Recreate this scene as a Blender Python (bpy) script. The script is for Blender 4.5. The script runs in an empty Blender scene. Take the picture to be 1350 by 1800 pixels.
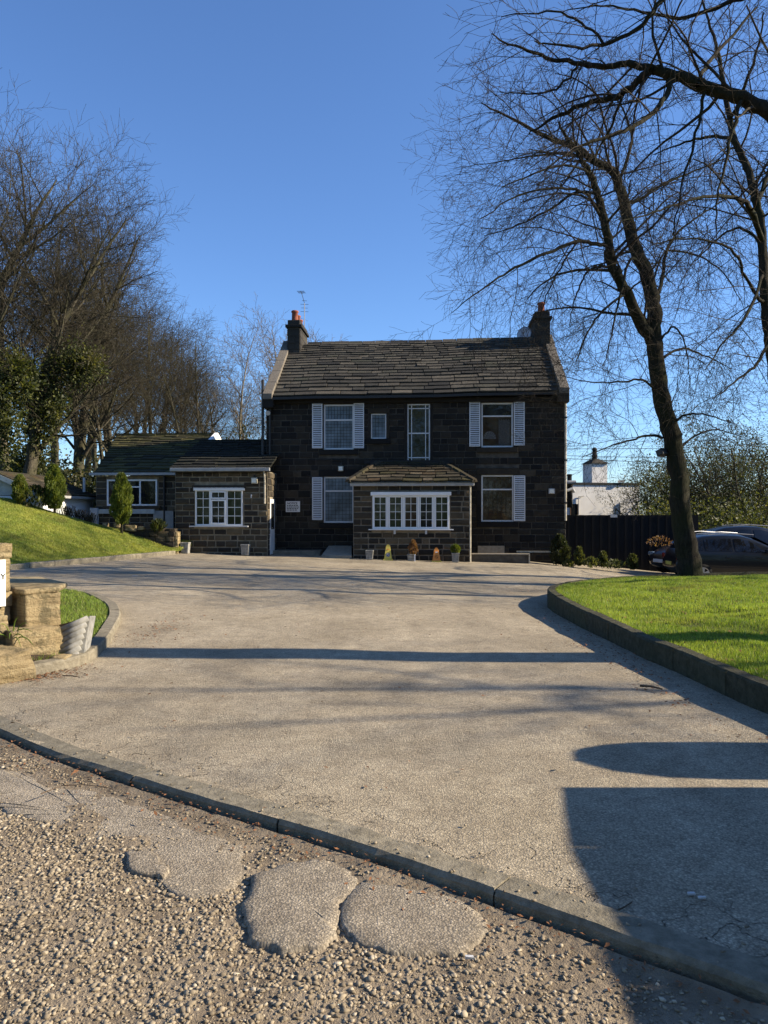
import bpy, math, random
import numpy as np
from mathutils import Vector, Matrix, noise as mnoise

R = math.radians
sc = bpy.context.scene
COL = sc.collection
F = 1352.0            # focal length in photo pixels (photo 1350 x 1800, principal point in the middle)
CZ = 1.6
# ------------------------------------------------------------------ camera
cam = bpy.data.objects.new('camera', bpy.data.cameras.new('camera'))
COL.objects.link(cam)
cam.location = (0, 0, CZ)
cam.rotation_euler = (R(90), 0, 0)
cam.data.sensor_fit = 'VERTICAL'
cam.data.sensor_height = 36.0
cam.data.lens = 36.0 * F / 1800.0
cam.data.clip_start = 0.05
cam.data.clip_end = 3000
sc.camera = cam
# ------------------------------------------------------------------ light
SUN_EL, SUN_AZ = 28.0, 91.5      # azimuth clockwise from +Y
world = bpy.data.worlds.new('World'); sc.world = world
world.use_nodes = True
wn = world.node_tree; wn.nodes.clear()
wo = wn.nodes.new('ShaderNodeOutputWorld'); bg = wn.nodes.new('ShaderNodeBackground')
sky = wn.nodes.new('ShaderNodeTexSky'); sky.sky_type = 'NISHITA'; sky.sun_disc = False
sky.sun_elevation = R(SUN_EL); sky.sun_rotation = R(SUN_AZ)
sky.altitude = 100; sky.air_density = 1.0; sky.dust_density = 0.25; sky.ozone_density = 4.5
bg.inputs['Strength'].default_value = 0.086
wb_ = wn.nodes.new('ShaderNodeMix'); wb_.data_type = 'RGBA'; wb_.blend_type = 'MULTIPLY'; wb_.inputs[0].default_value = 1.0; wb_.inputs[7].default_value = (.84, .98, 1.18, 1)
wn.links.new(sky.outputs[0], wb_.inputs[6]); wn.links.new(wb_.outputs[2], bg.inputs[0]); wn.links.new(bg.outputs[0], wo.inputs[0])
sl = bpy.data.lights.new('sun', 'SUN'); sl.energy = 5.0; sl.angle = R(0.53); sl.color = (1.0, 0.86, 0.66)
so = bpy.data.objects.new('sun', sl); COL.objects.link(so)
sd = Vector((math.sin(R(SUN_AZ)) * math.cos(R(SUN_EL)), math.cos(R(SUN_AZ)) * math.cos(R(SUN_EL)), math.sin(R(SUN_EL))))
so.rotation_euler = sd.to_track_quat('Z', 'Y').to_euler()
so.location = (30, 0, 20)
sc.view_settings.view_transform = 'Standard'; sc.view_settings.look = 'None'
sc.view_settings.exposure = 1.08; sc.view_settings.gamma = 1.0
sc.view_settings.use_curve_mapping = False
sc.cycles.max_bounces = 6; sc.cycles.transparent_max_bounces = 8
sc.cycles.diffuse_bounces = 3; sc.cycles.glossy_bounces = 3
sc.cycles.sample_clamp_indirect = 4.0
sc.cycles.caustics_reflective = False; sc.cycles.caustics_refractive = False

# ------------------------------------------------------------------ helpers
def sstep(a, b, x):
    t = min(1.0, max(0.0, (x - a) / (b - a))); return t * t * (3 - 2 * t)
def H(X, Y):
    """height of the drive: a slight crossfall, lower to the right where the cars stand"""
    h = -0.028 * max(-14, min(X, 30)) * sstep(6, 16, Y)
    if X > 5: h -= 0.06 * (min(X, 20) - 5) * sstep(14, 20, Y)
    return h
def W(px, py, Y):           # photo pixel at depth Y -> world point
    return Vector(((px - 675) / F * Y, Y, CZ + (900 - py) / F * Y))
def G(px, py, z=0.0):       # photo pixel on the horizontal plane z
    Y = (CZ - z) * F / (py - 900); return ((px - 675) / F * Y, Y)

def tag(o, label=None, cat=None, group=None, kind=None):
    if label: o['label'] = label
    if cat: o['category'] = cat
    if group: o['group'] = group
    if kind: o['kind'] = kind
    return o
def empty(name, loc=(0, 0, 0), rz=0.0):
    o = bpy.data.objects.new(name, None); COL.objects.link(o)
    o.location = loc; o.rotation_euler = (0, 0, rz); o.empty_display_size = 0.2
    return o
def link(name, me, mt=None, parent=None, loc=None, rot=None, scale=None):
    o = bpy.data.objects.new(name, me); COL.objects.link(o)
    if mt is not None and len(me.materials) == 0: me.materials.append(mt)
    if parent is not None: o.parent = parent
    if loc is not None: o.location = loc
    if rot is not None: o.rotation_euler = rot
    if scale is not None: o.scale = scale
    return o
def copy_tree(o, parent=None):
    c = o.copy(); COL.objects.link(c)
    if parent is not None: c.parent = parent
    for ch in [x for x in o.children]: copy_tree(ch, c)
    return c

def np_mesh(name, V, Fc, smooth=False):
    """V (n,3); Fc (m,k) with constant k"""
    me = bpy.data.meshes.new(name)
    V = np.ascontiguousarray(V, dtype=np.float32); Fc = np.ascontiguousarray(Fc, dtype=np.int32)
    me.vertices.add(len(V)); me.vertices.foreach_set('co', V.ravel())
    k = Fc.shape[1]; m = len(Fc)
    me.loops.add(m * k); me.loops.foreach_set('vertex_index', Fc.ravel())
    me.polygons.add(m)
    me.polygons.foreach_set('loop_start', np.arange(0, m * k, k, dtype=np.int32))
    if smooth: me.polygons.foreach_set('use_smooth', np.ones(m, dtype=bool))
    me.update(calc_edges=True)
    return me

class MB:
    """collects simple shapes and links them as one mesh object"""
    def __init__(s): s.v = []; s.f = []
    def add(s, vs, fs):
        b = len(s.v); s.v += [tuple(p) for p in vs]; s.f += [tuple(b + i for i in f) for f in fs]; return s
    def box(s, x0, x1, y0, y1, z0, z1):
        return s.add([(x0,y0,z0),(x1,y0,z0),(x1,y1,z0),(x0,y1,z0),(x0,y0,z1),(x1,y0,z1),(x1,y1,z1),(x0,y1,z1)],
                     [(0,3,2,1),(4,5,6,7),(0,1,5,4),(1,2,6,5),(2,3,7,6),(3,0,4,7)])
    def hexa(s, p):
        return s.add(p, [(0,3,2,1),(4,5,6,7),(0,1,5,4),(1,2,6,5),(2,3,7,6),(3,0,4,7)])
    def cyl(s, a, b, r0, r1=None, n=10, cap=True):
        r1 = r0 if r1 is None else r1
        a = Vector(a); b = Vector(b); d = (b - a).normalized()
        u = d.cross(Vector((0,0,1)) if abs(d.z) < .9 else Vector((1,0,0))).normalized(); w = d.cross(u)
        vs = []
        for p, r in ((a, r0), (b, r1)):
            for i in range(n):
                t = 2 * math.pi * i / n; vs.append(p + (u * math.cos(t) + w * math.sin(t)) * r)
        fs = [(i, (i+1) % n, n + (i+1) % n, n + i) for i in range(n)]
        if cap: fs += [tuple(range(n-1, -1, -1)), tuple(range(n, 2*n))]
        return s.add(vs, fs)
    def tube(s, pts, r, n=8):
        for a, b in zip(pts[:-1], pts[1:]): s.cyl(a, b, r, r, n)
        return s
    def lathe(s, prof, c=(0,0,0), n=16, sq=False):
        vs = []; 
        for r, z in prof:
            for i in range(n):
                t = 2 * math.pi * (i + .5) / n
                k = 1.0
                if sq: k = 1.0 / max(abs(math.cos(t)), abs(math.sin(t)))
                vs.append((c[0] + r*k*math.cos(t), c[1] + r*k*math.sin(t), c[2] + z))
        fs = []
        for j in range(len(prof) - 1):
            for i in range(n):
                a = j*n + i; b = j*n + (i+1) % n; fs.append((a, b, b+n, a+n))
        fs += [tuple(range(n-1, -1, -1)), tuple(range((len(prof)-1)*n, len(prof)*n))]
        return s.add(vs, fs)
    def mesh(s, name, smooth=False):
        me = bpy.data.meshes.new(name); me.from_pydata(s.v, [], s.f); me.update()
        if smooth: me.polygons.foreach_set('use_smooth', np.ones(len(me.polygons), dtype=bool))
        return me
    def build(s, name, mt, parent=None, loc=None, rot=None, smooth=False, bevel=0):
        o = link(name, s.mesh(name, smooth), mt, parent, loc, rot)
        if bevel:
            m = o.modifiers.new('bevel', 'BEVEL'); m.width = bevel; m.segments = 2; m.limit_method = 'ANGLE'
        return o

# ------------------------------------------------------------------ materials
class NT:
    def __init__(s, name):
        s.m = bpy.data.materials.new(name); s.m.use_nodes = True
        s.t = s.m.node_tree; s.b = s.t.nodes['Principled BSDF']; s.o = s.t.nodes['Material Output']
    def n(s, typ, **kw):
        nd = s.t.nodes.new(typ)
        for k, v in kw.items():
            if k in nd.inputs: nd.inputs[k].default_value = v
            else: setattr(nd, k, v)
        return nd
    def l(s, a, b): s.t.links.new(a, b)
    def coord(s, world=True):
        if world: return s.n('ShaderNodeNewGeometry').outputs['Position']
        return s.n('ShaderNodeTexCoord').outputs['Object']
    def noise(s, vec, scale, detail=3, rough=.55, dist=0.0):
        nd = s.n('ShaderNodeTexNoise'); nd.inputs['Scale'].default_value = scale; nd.inputs['Detail'].default_value = detail
        nd.inputs['Roughness'].default_value = rough; nd.inputs['Distortion'].default_value = dist
        if vec is not None: s.l(vec, nd.inputs['Vector'])
        return nd.outputs['Fac']
    def ramp(s, fac, stops):
        nd = s.n('ShaderNodeValToRGB'); cr = nd.color_ramp
        while len(cr.elements) < len(stops): cr.elements.new(.5)
        for e, (p, c) in zip(cr.elements, stops):
            e.position = p; e.color = (c[0], c[1], c[2], 1) if isinstance(c, (tuple, list)) else (c, c, c, 1)
        s.l(fac, nd.inputs[0]); return nd.outputs[0]
    def mix(s, fac, a, b, mode='MIX'):
        nd = s.n('ShaderNodeMix', data_type='RGBA', blend_type=mode)
        for sock, v in ((nd.inputs[0], fac), (nd.inputs[6], a), (nd.inputs[7], b)):
            if isinstance(v, bpy.types.NodeSocket): s.l(v, sock)
            else: sock.default_value = v if not isinstance(v, (tuple, list)) else (*v[:3], 1)
        return nd.outputs[2]
    def math(s, op, a, b=0.0):
        nd = s.n('ShaderNodeMath', operation=op)
        for sock, v in ((nd.inputs[0], a), (nd.inputs[1], b)):
            if isinstance(v, bpy.types.NodeSocket): s.l(v, sock)
            else: sock.default_value = v
        return nd.outputs[0]
    def rnd(s):
        a = s.n('ShaderNodeObjectInfo').outputs['Random']; b = s.n('ShaderNodeNewGeometry').outputs['Random Per Island']
        return s.math('FRACT', s.math('ADD', a, b))
    def bump(s, h, strength=.5, dist=.01, prev=None):
        nd = s.n('ShaderNodeBump'); nd.inputs['Strength'].default_value = strength; nd.inputs['Distance'].default_value = dist
        s.l(h, nd.inputs['Height'])
        if prev is not None: s.l(prev, nd.inputs['Normal'])
        return nd.outputs[0]
    def fin(s, col=None, rough=.8, norm=None, spec=.3, metal=0.0):
        if col is not None:
            if isinstance(col, bpy.types.NodeSocket): s.l(col, s.b.inputs['Base Color'])
            else: s.b.inputs['Base Color'].default_value = (*col[:3], 1)
        if isinstance(rough, bpy.types.NodeSocket): s.l(rough, s.b.inputs['Roughness'])
        else: s.b.inputs['Roughness'].default_value = rough
        s.b.inputs['Specular IOR Level'].default_value = spec; s.b.inputs['Metallic'].default_value = metal
        if norm is not None: s.l(norm, s.b.inputs['Normal'])
        return s.m

M = {}
def simple(name, col, rough=.7, spec=.3, metal=0.0, var=.25, scale=6, bump=.0, bs=60):
    t = NT(name); p = t.coord()
    n = t.noise(p, scale, 4)
    c = t.ramp(n, [(.25, tuple(x * (1 - var) for x in col)), (.75, tuple(min(1, x * (1 + var)) for x in col))])
    nm = t.bump(t.noise(p, bs, 3), bump, .01) if bump else None
    M[name] = t.fin(c, rough, nm, spec, metal); return M[name]

def stone_mat(name, cols, soot=.5, bs=28):
    t = NT(name); p = t.coord(); r = t.rnd()
    base = t.ramp(r, [(i / (len(cols) - 1), c) for i, c in enumerate(cols)])
    n1 = t.noise(p, 9, 5, .65); n2 = t.noise(p, 1.1, 3)
    c = t.mix(t.ramp(n1, [(.35, 0.0), (.7, 1.0)]), base, t.mix(.5, base, (.5, .5, .5), 'MULTIPLY'))
    c = t.mix(t.math('MULTIPLY', t.ramp(n2, [(.4, 0.0), (.65, 1.0)]), soot), c, (.014, .014, .013))
    h = t.noise(p, bs, 5, .65)
    M[name] = t.fin(c, .9, t.bump(h, .7, .025), .2); return M[name]
stone_mat('soot_stone', [(.018,.018,.017), (.032,.028,.023), (.011,.011,.012), (.052,.043,.031), (.022,.021,.020), (.08,.066,.047)], .4)
stone_mat('porch_stone', [(.03,.027,.023), (.10,.08,.052), (.02,.019,.018), (.16,.125,.08), (.028,.026,.023), (.045,.038,.03)], .25)
stone_mat('wing_stone', [(.10,.078,.05), (.035,.031,.026), (.16,.125,.078), (.025,.023,.021), (.075,.06,.042), (.03,.027,.024)], .25)
stone_mat('coping_stone', [(.17,.15,.12), (.20,.175,.14)], .15)
stone_mat('slate_stone', [(.068,.062,.049), (.042,.04,.034), (.096,.085,.066), (.026,.026,.024), (.06,.057,.046), (.12,.106,.082), (.05,.052,.038)], .35, 40)
stone_mat('shaded_slate', [(.022,.022,.016), (.03,.03,.02), (.016,.016,.013)], .3, 40)  # slate darkened to stand in for shade on the wing's front roof
stone_mat('moss_slate', [(.08,.072,.03), (.055,.05,.028), (.12,.11,.04), (.035,.033,.022), (.07,.072,.026)], .25, 40)
stone_mat('rust_slate', [(.08,.055,.03), (.05,.043,.028), (.12,.098,.066), (.03,.028,.02), (.066,.058,.026), (.04,.034,.025)], .35, 40)
stone_mat('chimney_stone', [(.05,.046,.038), (.035,.032,.028), (.075,.066,.05)], .5)

def mortar(name, col):
    t = NT(name); p = t.coord(); n = t.noise(p, 5, 4)
    c = t.ramp(n, [(.3, tuple(x*.6 for x in col)), (.7, tuple(x*1.25 for x in col))])
    M[name] = t.fin(c, .95, t.bump(t.noise(p, 60, 3), .5, .01), .1)
mortar('mortar_dark', (.085,.078,.066)); mortar('mortar_pale', (.22,.19,.145)); mortar('mortar_wing', (.25,.215,.155))

simple('white_paint', (.62,.64,.66), .45, .4, 0, .1, 4)
simple('upvc', (.78,.79,.80), .3, .5, 0, .05, 3)
simple('white_render', (.80,.78,.73), .85, .2, 0, .10, 1.2, .15)
simple('white_wall', (.80,.80,.80), .85, .2, 0, .06, 1.2, .15)
simple('gutter_white', (.33,.33,.32), .5, .3, 0, .2, 5)
simple('gutter_black', (.02,.02,.02), .5, .4, 0, .2, 5)
simple('downpipe_pale', (.42,.38,.30), .6, .3, 0, .45, 9)
simple('lead_black', (.012,.012,.013), .5, .3, 0, .2, 5)
simple('bargeboard', (.42,.44,.42), .6, .3, 0, .25, 6)
simple('terracotta', (.24,.08,.05), .8, .2, 0, .35, 9, .2)
simple('steel_grey', (.32,.33,.35), .45, .5, .5, .15, 8)
simple('dish_grey', (.42,.44,.48), .5, .4, 0, .1, 6)
simple('fence_black', (.004,.005,.007), .75, .2, 0, .4, 3, .2)
simple('rubber', (.012,.012,.012), .85, .2)
simple('alloy', (.42,.43,.44), .35, .5, .6, .1)
simple('tail_red', (.20,.01,.008), .15, .6)
simple('plate_yellow', (.55,.47,.1), .5, .4, 0, .05)
simple('plate_white', (.5,.5,.5), .5, .4, 0, .05)
simple('cone_yellow', (.62,.50,.10), .5, .4, 0, .12, 10)
simple('cone_orange', (.62,.24,.05), .5, .4, 0, .12, 10)
simple('badge_navy', (.02,.03,.12), .5, .4)
simple('badge_white', (.6,.6,.6), .5, .4)
simple('planter_white', (.24,.235,.215), .8, .3, 0, .45, 12, .2)
simple('soil', (.035,.025,.018), .95, .1, 0, .5, 20, .6)
simple('concrete_pale', (.30,.26,.20), .9, .2, 0, .25, 10, .4)
simple('sign_white', (.66,.66,.66), .5, .4, 0, .06, 10)
simple('sign_cream', (.80,.80,.72), .4, .4, 0, .04, 10)
simple('ink', (.01,.01,.012), .6, .3)
simple('lamp_curtain', (.10,.10,.095), .8, .2, 0, .6, 30)
simple('curtain_blue', (.16,.22,.29), .85, .2, 0, .3, 5)
simple('curtain_cream', (.20,.18,.13), .85, .2, 0, .2, 9)
simple('wood_brown', (.12,.06,.03), .6, .3, 0, .3, 12)
simple('lamp_box', (.45,.43,.34), .5, .4, 0, .1)
simple('dead_leaf', (.18,.085,.04), .8, .2, 0, .6, 60)
simple('twig_brown', (.10,.07,.045), .85, .2, 0, .4, 30)

def glass(name, col, rough=.04, spec=.5):
    t = NT(name); p = t.coord(); h = t.noise(p, 1.7, 2)
    M[name] = t.fin(t.ramp(t.noise(p, 2.2, 3), [(.3, tuple(x*.5 for x in col)), (.7, tuple(x*1.5 for x in col))]), rough, t.bump(h, .08, .05), spec)
glass('glass_dark', (.012,.014,.016)); glass('glass_green', (.018,.024,.014)); glass('glass_brown', (.035,.022,.015)); glass('glass_obscure', (.10,.14,.18), .25)
glass('car_glass', (.008,.009,.011), .03, .6)
glass('leaded_sky_blue', (.12,.165,.21), .18)  # obscured glass, its blue brightened to stand in for reflected sky

def carpaint(name, col):
    t = NT(name); t.b.inputs['Coat Weight'].default_value = .35; t.b.inputs['Coat Roughness'].default_value = .04
    M[name] = t.fin(col, .3, None, .3, 0)
carpaint('paint_black', (.005,.007,.010)); carpaint('paint_navy', (.006,.008,.013))

def asphalt(name, c0, c1, big=1.0, crack=True, bs=.8):
    t = NT(name); p = t.coord()
    sp = t.n('ShaderNodeSeparateXYZ'); t.l(p, sp.inputs[0])
    xy = t.n('ShaderNodeCombineXYZ'); t.l(sp.outputs[0], xy.inputs[0]); t.l(sp.outputs[1], xy.inputs[1]); q = xy.outputs[0]
    n1 = t.noise(q, .8*big, 5, .6, .3); n2 = t.noise(q, 6, 4, .6)
    c = t.mix(t.ramp(n1, [(.3, 0.0), (.72, 1.0)]), c0, c1)
    st = t.n('ShaderNodeMapping'); st.inputs['Scale'].default_value = (1.1, .22, 1); st.inputs['Rotation'].default_value = (0,0,.12); t.l(q, st.inputs[0])
    c = t.mix(t.math('MULTIPLY', t.ramp(t.noise(st.outputs[0], 1.2, 5, .6), [(.48, 0.0), (.68, 1.0)]), .32), c, (c0[0]*.5, c0[1]*.48, c0[2]*.46))
    c = t.mix(t.math('MULTIPLY', t.ramp(t.noise(q, 1.9, 6, .75), [(.62, 0.0), (.70, 1.0)]), .45), c, (.06,.052,.036))
    c = t.mix(t.math('MULTIPLY', t.ramp(n2, [(.35, 1.0), (.6, 0.0)]), .35), c, (c0[0]*.55, c0[1]*.5, c0[2]*.48))
    v = t.n('ShaderNodeTexVoronoi'); v.inputs['Scale'].default_value = 95; t.l(q, v.inputs['Vector'])
    sc_ = t.n('ShaderNodeSeparateColor'); t.l(v.outputs['Color'], sc_.inputs[0])
    spk = t.ramp(sc_.outputs[0], [(0, .72), (.6, .98), (.86, 1.08), (1, 1.4)])
    c = t.mix(1.0, c, spk, 'MULTIPLY')
    gap = t.ramp(v.outputs['Distance'], [(.25, 1.0), (.75, .45)]); c = t.mix(.7, c, gap, 'MULTIPLY')
    # fine and medium relief
    hn = t.noise(q, 150, 4, .8)
    hv = t.math('ADD', t.math('MULTIPLY', t.ramp(v.outputs['Distance'], [(.0, 1.0), (.8, .0)]), .6), t.math('MULTIPLY', hn, .7))
    nb = t.bump(t.noise(q, 2.2, 4, .6), .35, .06)
    nb = t.bump(hv, bs, .0085, nb)
    if crack:
        vq = t.n('ShaderNodeVectorMath', operation='ADD'); nz = t.n('ShaderNodeTexNoise'); nz.inputs['Scale'].default_value = 3; nz.inputs['Detail'].default_value = 5
        t.l(q, nz.inputs['Vector']); t.l(q, vq.inputs[0]); t.l(nz.outputs['Color'], vq.inputs[1])
        cv = t.n('ShaderNodeTexVoronoi', feature='DISTANCE_TO_EDGE'); cv.inputs['Scale'].default_value = 1.5; t.l(vq.outputs[0], cv.inputs['Vector'])
        ln = t.ramp(cv.outputs['Distance'], [(.0, .85), (.009, 0.0)])
        mask = t.ramp(t.noise(q, .45, 2), [(.60, 0.0), (.68, 1.0)])
        # also wear along the front kerb and dips further up
        lin = t.math('ADD', t.math('MULTIPLY', sp.outputs[0], .59), t.math('MULTIPLY', sp.outputs[1], .807))
        nearm = t.ramp(t.math('DIVIDE', lin, 10.0), [(.3, 1.0), (.365, 0.0)])
        mask = t.math('MAXIMUM', mask, nearm)
        ck = t.math('MULTIPLY', ln, mask)
        c = t.mix(ck, c, (.02, .017, .014))
        nb = t.bump(t.math('SUBTRACT', 1.0, ck), .8, .02, nb)
    M[name] = t.fin(c, .92, nb, .25)
asphalt('asphalt_drive', (.34,.287,.20), (.52,.445,.32))
asphalt('asphalt_patch', (.33,.285,.215), (.46,.395,.30), crack=False, bs=1.0)
asphalt('asphalt_lane', (.17,.15,.115), (.30,.26,.20), crack=False, bs=1.0)

def grassmat(name, a, b, c_):
    t = NT(name); p = t.coord()
    g = t.n('ShaderNodeNewGeometry').outputs['Random Per Island']
    n = t.noise(p, 1.3, 4, .6); n2 = t.noise(p, 5, 4); n3 = t.noise(p, .55, 5, .7)
    col = t.mix(t.ramp(n, [(.35, 0.0), (.65, 1.0)]), a, b)
    col = t.mix(t.ramp(g, [(.75, 0.0), (1, .8)]), col, c_)
    col = t.mix(t.ramp(n2, [(.3, .55), (.5, 0.0)]), col, (a[0]*.5, a[1]*.5, a[2]*.6))
    col = t.mix(t.math('MULTIPLY', t.ramp(n3, [(.56, 0.0), (.68, 1.0)]), .6), col, (.20,.165,.06))
    m = t.fin(col, .55, None, .35)
    tr = t.n('ShaderNodeBsdfTranslucent'); t.l(t.mix(1.0, col, (1.5, 1.45, .6), 'MULTIPLY'), tr.inputs['Color'])
    mx = t.n('ShaderNodeMixShader'); mx.inputs[0].default_value = .4
    t.l(t.b.outputs[0], mx.inputs[1]); t.l(tr.outputs[0], mx.inputs[2]); t.l(mx.outputs[0], t.o.inputs['Surface'])
    M[name] = m
grassmat('grass_blade', (.13,.21,.028), (.26,.34,.055), (.48,.48,.17))
grassmat('grass_bank', (.19,.26,.04), (.36,.38,.075), (.5,.46,.17))
grassmat('conifer_leaf', (.06,.095,.018), (.15,.185,.032), (.22,.24,.05))
grassmat('ivy_leaf', (.025,.038,.012), (.06,.07,.02), (.26,.27,.09))
grassmat('shrub_leaf', (.04,.055,.018), (.10,.11,.035), (.17,.16,.06))
grassmat('dark_leaf', (.02,.03,.012), (.045,.055,.02), (.08,.08,.04))
grassmat('brown_leaf', (.12,.06,.03), (.20,.11,.06), (.25,.16,.09))
def groundmat(name, a, b, s=3):
    t = NT(name); p = t.coord()
    c = t.mix(t.ramp(t.noise(p, s, 5, .65), [(.35, 0.0), (.65, 1.0)]), a, b)
    M[name] = t.fin(c, .95, t.bump(t.noise(p, 30, 5, .7), .8, .04), .1)
groundmat('turf', (.055,.075,.018), (.10,.115,.03)); groundmat('earth', (.05,.038,.025), (.10,.08,.05)); groundmat('field', (.05,.05,.025), (.09,.08,.04), .5)
groundmat('lane_dirt', (.17,.135,.095), (.30,.245,.175), 5)

def barkmat(name, a, b, moss, mossc=(.07,.085,.02), sc_=7):
    t = NT(name); p = t.coord(False)
    mp = t.n('ShaderNodeMapping'); mp.inputs['Scale'].default_value = (1, 1, .25); t.l(p, mp.inputs[0])
    n = t.noise(mp.outputs[0], sc_*3, 5, .7)
    c = t.mix(t.ramp(n, [(.35, 0.0), (.65, 1.0)]), a, b)
    c = t.mix(t.math('MULTIPLY', t.ramp(t.noise(p, 1.6, 4), [(.4, 0.0), (.6, 1.0)]), moss), c, mossc)
    M[name] = t.fin(c, .95, t.bump(n, .9, .03), .1)
barkmat('bark_dark', (.016,.014,.011), (.042,.036,.027), .5, (.026,.032,.012))
barkmat('twig_dark', (.03,.024,.021), (.06,.047,.038), .15)
barkmat('bark_wood', (.035,.03,.023), (.13,.115,.085), .5, (.06,.065,.022))
barkmat('twig_wood', (.036,.031,.024), (.08,.068,.052), .45, (.05,.053,.022))
barkmat('bark_pale', (.12,.10,.075), (.27,.23,.17), .2)
barkmat('twig_pale', (.09,.075,.06), (.16,.135,.105), .1)
t_ = NT('kerb_stone_mat'); p_ = t_.coord(); r_ = t_.rnd()
c_ = t_.mix(t_.ramp(t_.noise(p_, 14, 5, .7), [(.35, 0.0), (.65, 1.0)]), (.16,.14,.10), (.30,.265,.195))
c_ = t_.mix(t_.math('MULTIPLY', r_, .45), c_, (.11,.10,.075))
M['kerb'] = t_.fin(c_, .92, t_.bump(t_.noise(p_, 60, 5, .7), .8, .015), .2)
t_ = NT('kerb_shaded_mat'); p_ = t_.coord(); r_ = t_.rnd()  # darker kerb colour, carries the shade on the lawn kerb's face
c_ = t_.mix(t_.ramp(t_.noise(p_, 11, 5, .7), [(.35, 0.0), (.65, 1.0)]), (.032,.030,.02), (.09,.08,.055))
M['kerb_shaded'] = t_.fin(t_.mix(t_.math('MULTIPLY', r_, .4), c_, (.07,.075,.035)), .95, t_.bump(t_.noise(p_, 50, 5, .7), .8, .02), .15)
t_ = NT('sandstone_mat'); p_ = t_.coord()
zs_ = t_.n('ShaderNodeMapping'); zs_.inputs['Scale'].default_value = (.6,.6,9); t_.l(p_, zs_.inputs[0])
c_ = t_.ramp(t_.noise(zs_.outputs[0], 2.2, 6, .7), [(.25, (.17,.13,.07)), (.5, (.38,.295,.165)), (.7, (.50,.41,.245))])
c_ = t_.mix(t_.math('MULTIPLY', t_.ramp(t_.noise(p_, 4.3, 6, .75), [(.5, 0.0), (.58, 1.0)]), .6), c_, (.085,.08,.05))
M['sandstone'] = t_.fin(c_, .95, t_.bump(t_.noise(p_, 22, 6, .75), 1.0, .05, t_.bump(t_.noise(zs_.outputs[0], 3, 5, .6), .9, .03)), .1)
t_ = NT('gravel_mat'); p_ = t_.coord(); r_ = t_.rnd()
c_ = t_.ramp(r_, [(0, (.16,.13,.09)), (.5, (.25,.207,.145)), (.92, (.33,.275,.195)), (1, (.46,.40,.30))])
M['gravel'] = t_.fin(c_, .9, t_.bump(t_.noise(p_, 200, 3), .4, .003), .2)
# ================================================================== GROUND
rng = np.random.default_rng(7)
def vnoise(X, Y, s, seed=0.0):
    return mnoise.noise(Vector((X * s + seed, Y * s - seed, seed * 1.7)))
# front kerb line (driveway edge towards the lane), left to right
KL = [(-9.5, 11.5), (-6.6, 9.1), (-4.9, 7.55), (-3.75, 6.5)] + [G(x, y) for x, y in ((0,1283),(50,1305),(100,1325),(190,1352),(290,1385),(440,1430),(600,1478),(800,1545),(990,1612),(1180,1680),(1350,1740))]
dx, dy = KL[-1][0]-KL[-2][0], KL[-1][1]-KL[-2][1]
KL += [(KL[-1][0]+dx*k, KL[-1][1]+dy*k) for k in (3, 8, 16)]
def kerb_y(X):
    for a, b in zip(KL[:-1], KL[1:]):
        if a[0] <= X <= b[0]: return a[1] + (b[1]-a[1]) * (X-a[0]) / (b[0]-a[0])
    return KL[0][1] if X < KL[0][0] else KL[-1][1]
# right lawn kerb (outer top edge), from near to far and round the nose
RK = [(3.7,3.0), (3.3,4.6), (3.1,5.5), (3.03,6.1), (2.97,6.8), (2.94,7.6), (2.84,8.5), (2.81,10.2), (2.80,11.7), (2.83,13.0), (2.95,13.9), (3.26,14.8), (3.77,15.7), (4.3,16.5), (4.9,17.05), (5.6,17.5), (7.5,18.2), (10.,18.8), (14.,19.2), (22,19.4)]
# left bank kerb
LK = [(-13.5,15.6), (-11.0,16.1), (-9.4,16.9), (-8.75,17.9), (-8.35,19.2), (-7.95,20.8), (-7.55,22.6), (-7.1,24.4), (-6.85,25.3)]
# small left island kerb
IK = [G(105,1187), G(155,1168), G(190,1138), G(212,1110), G(218,1090), G(213,1070)]
IK = [(-3.45,7.35), (-3.12,8.0), (-3.22,8.9), (-3.46,9.9), (-3.8,11.1), (-4.35,12.3), (-5.2,13.4), (-6.6,14.2), (-9.0,14.7), (-13,15.0)]
def resample(P, step):
    out = [Vector(P[0])]
    P = [Vector(p) for p in P]
    # catmull-rom dense then even spacing
    D = []
    for i in range(len(P)-1):
        p0 = P[max(0,i-1)]; p1 = P[i]; p2 = P[i+1]; p3 = P[min(len(P)-1,i+2)]
        for k in range(12):
            t = k/12; D.append(.5*((2*p1)+(p2-p0)*t+(2*p0-5*p1+4*p2-p3)*t*t+(3*p1-p0-3*p2+p3)*t**3))
    D.append(P[-1]); acc = 0; out = [D[0]]
    for a, b in zip(D[:-1], D[1:]):
        L = (b-a).length
        while acc + L >= step:
            f = (step-acc)/L; a = a + (b-a)*f; out.append(a.copy()); L = (b-a).length; acc = 0
        acc += L
    if (out[-1]-D[-1]).length > step*.3: out.append(D[-1])
    return out
def offs(P, d):
    out = []
    for i, p in enumerate(P):
        a = P[max(0,i-1)]; b = P[min(len(P)-1,i+1)]; t = (b-a).normalized(); out.append(Vector((p.x - t.y*d, p.y + t.x*d)))
    return out
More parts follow.
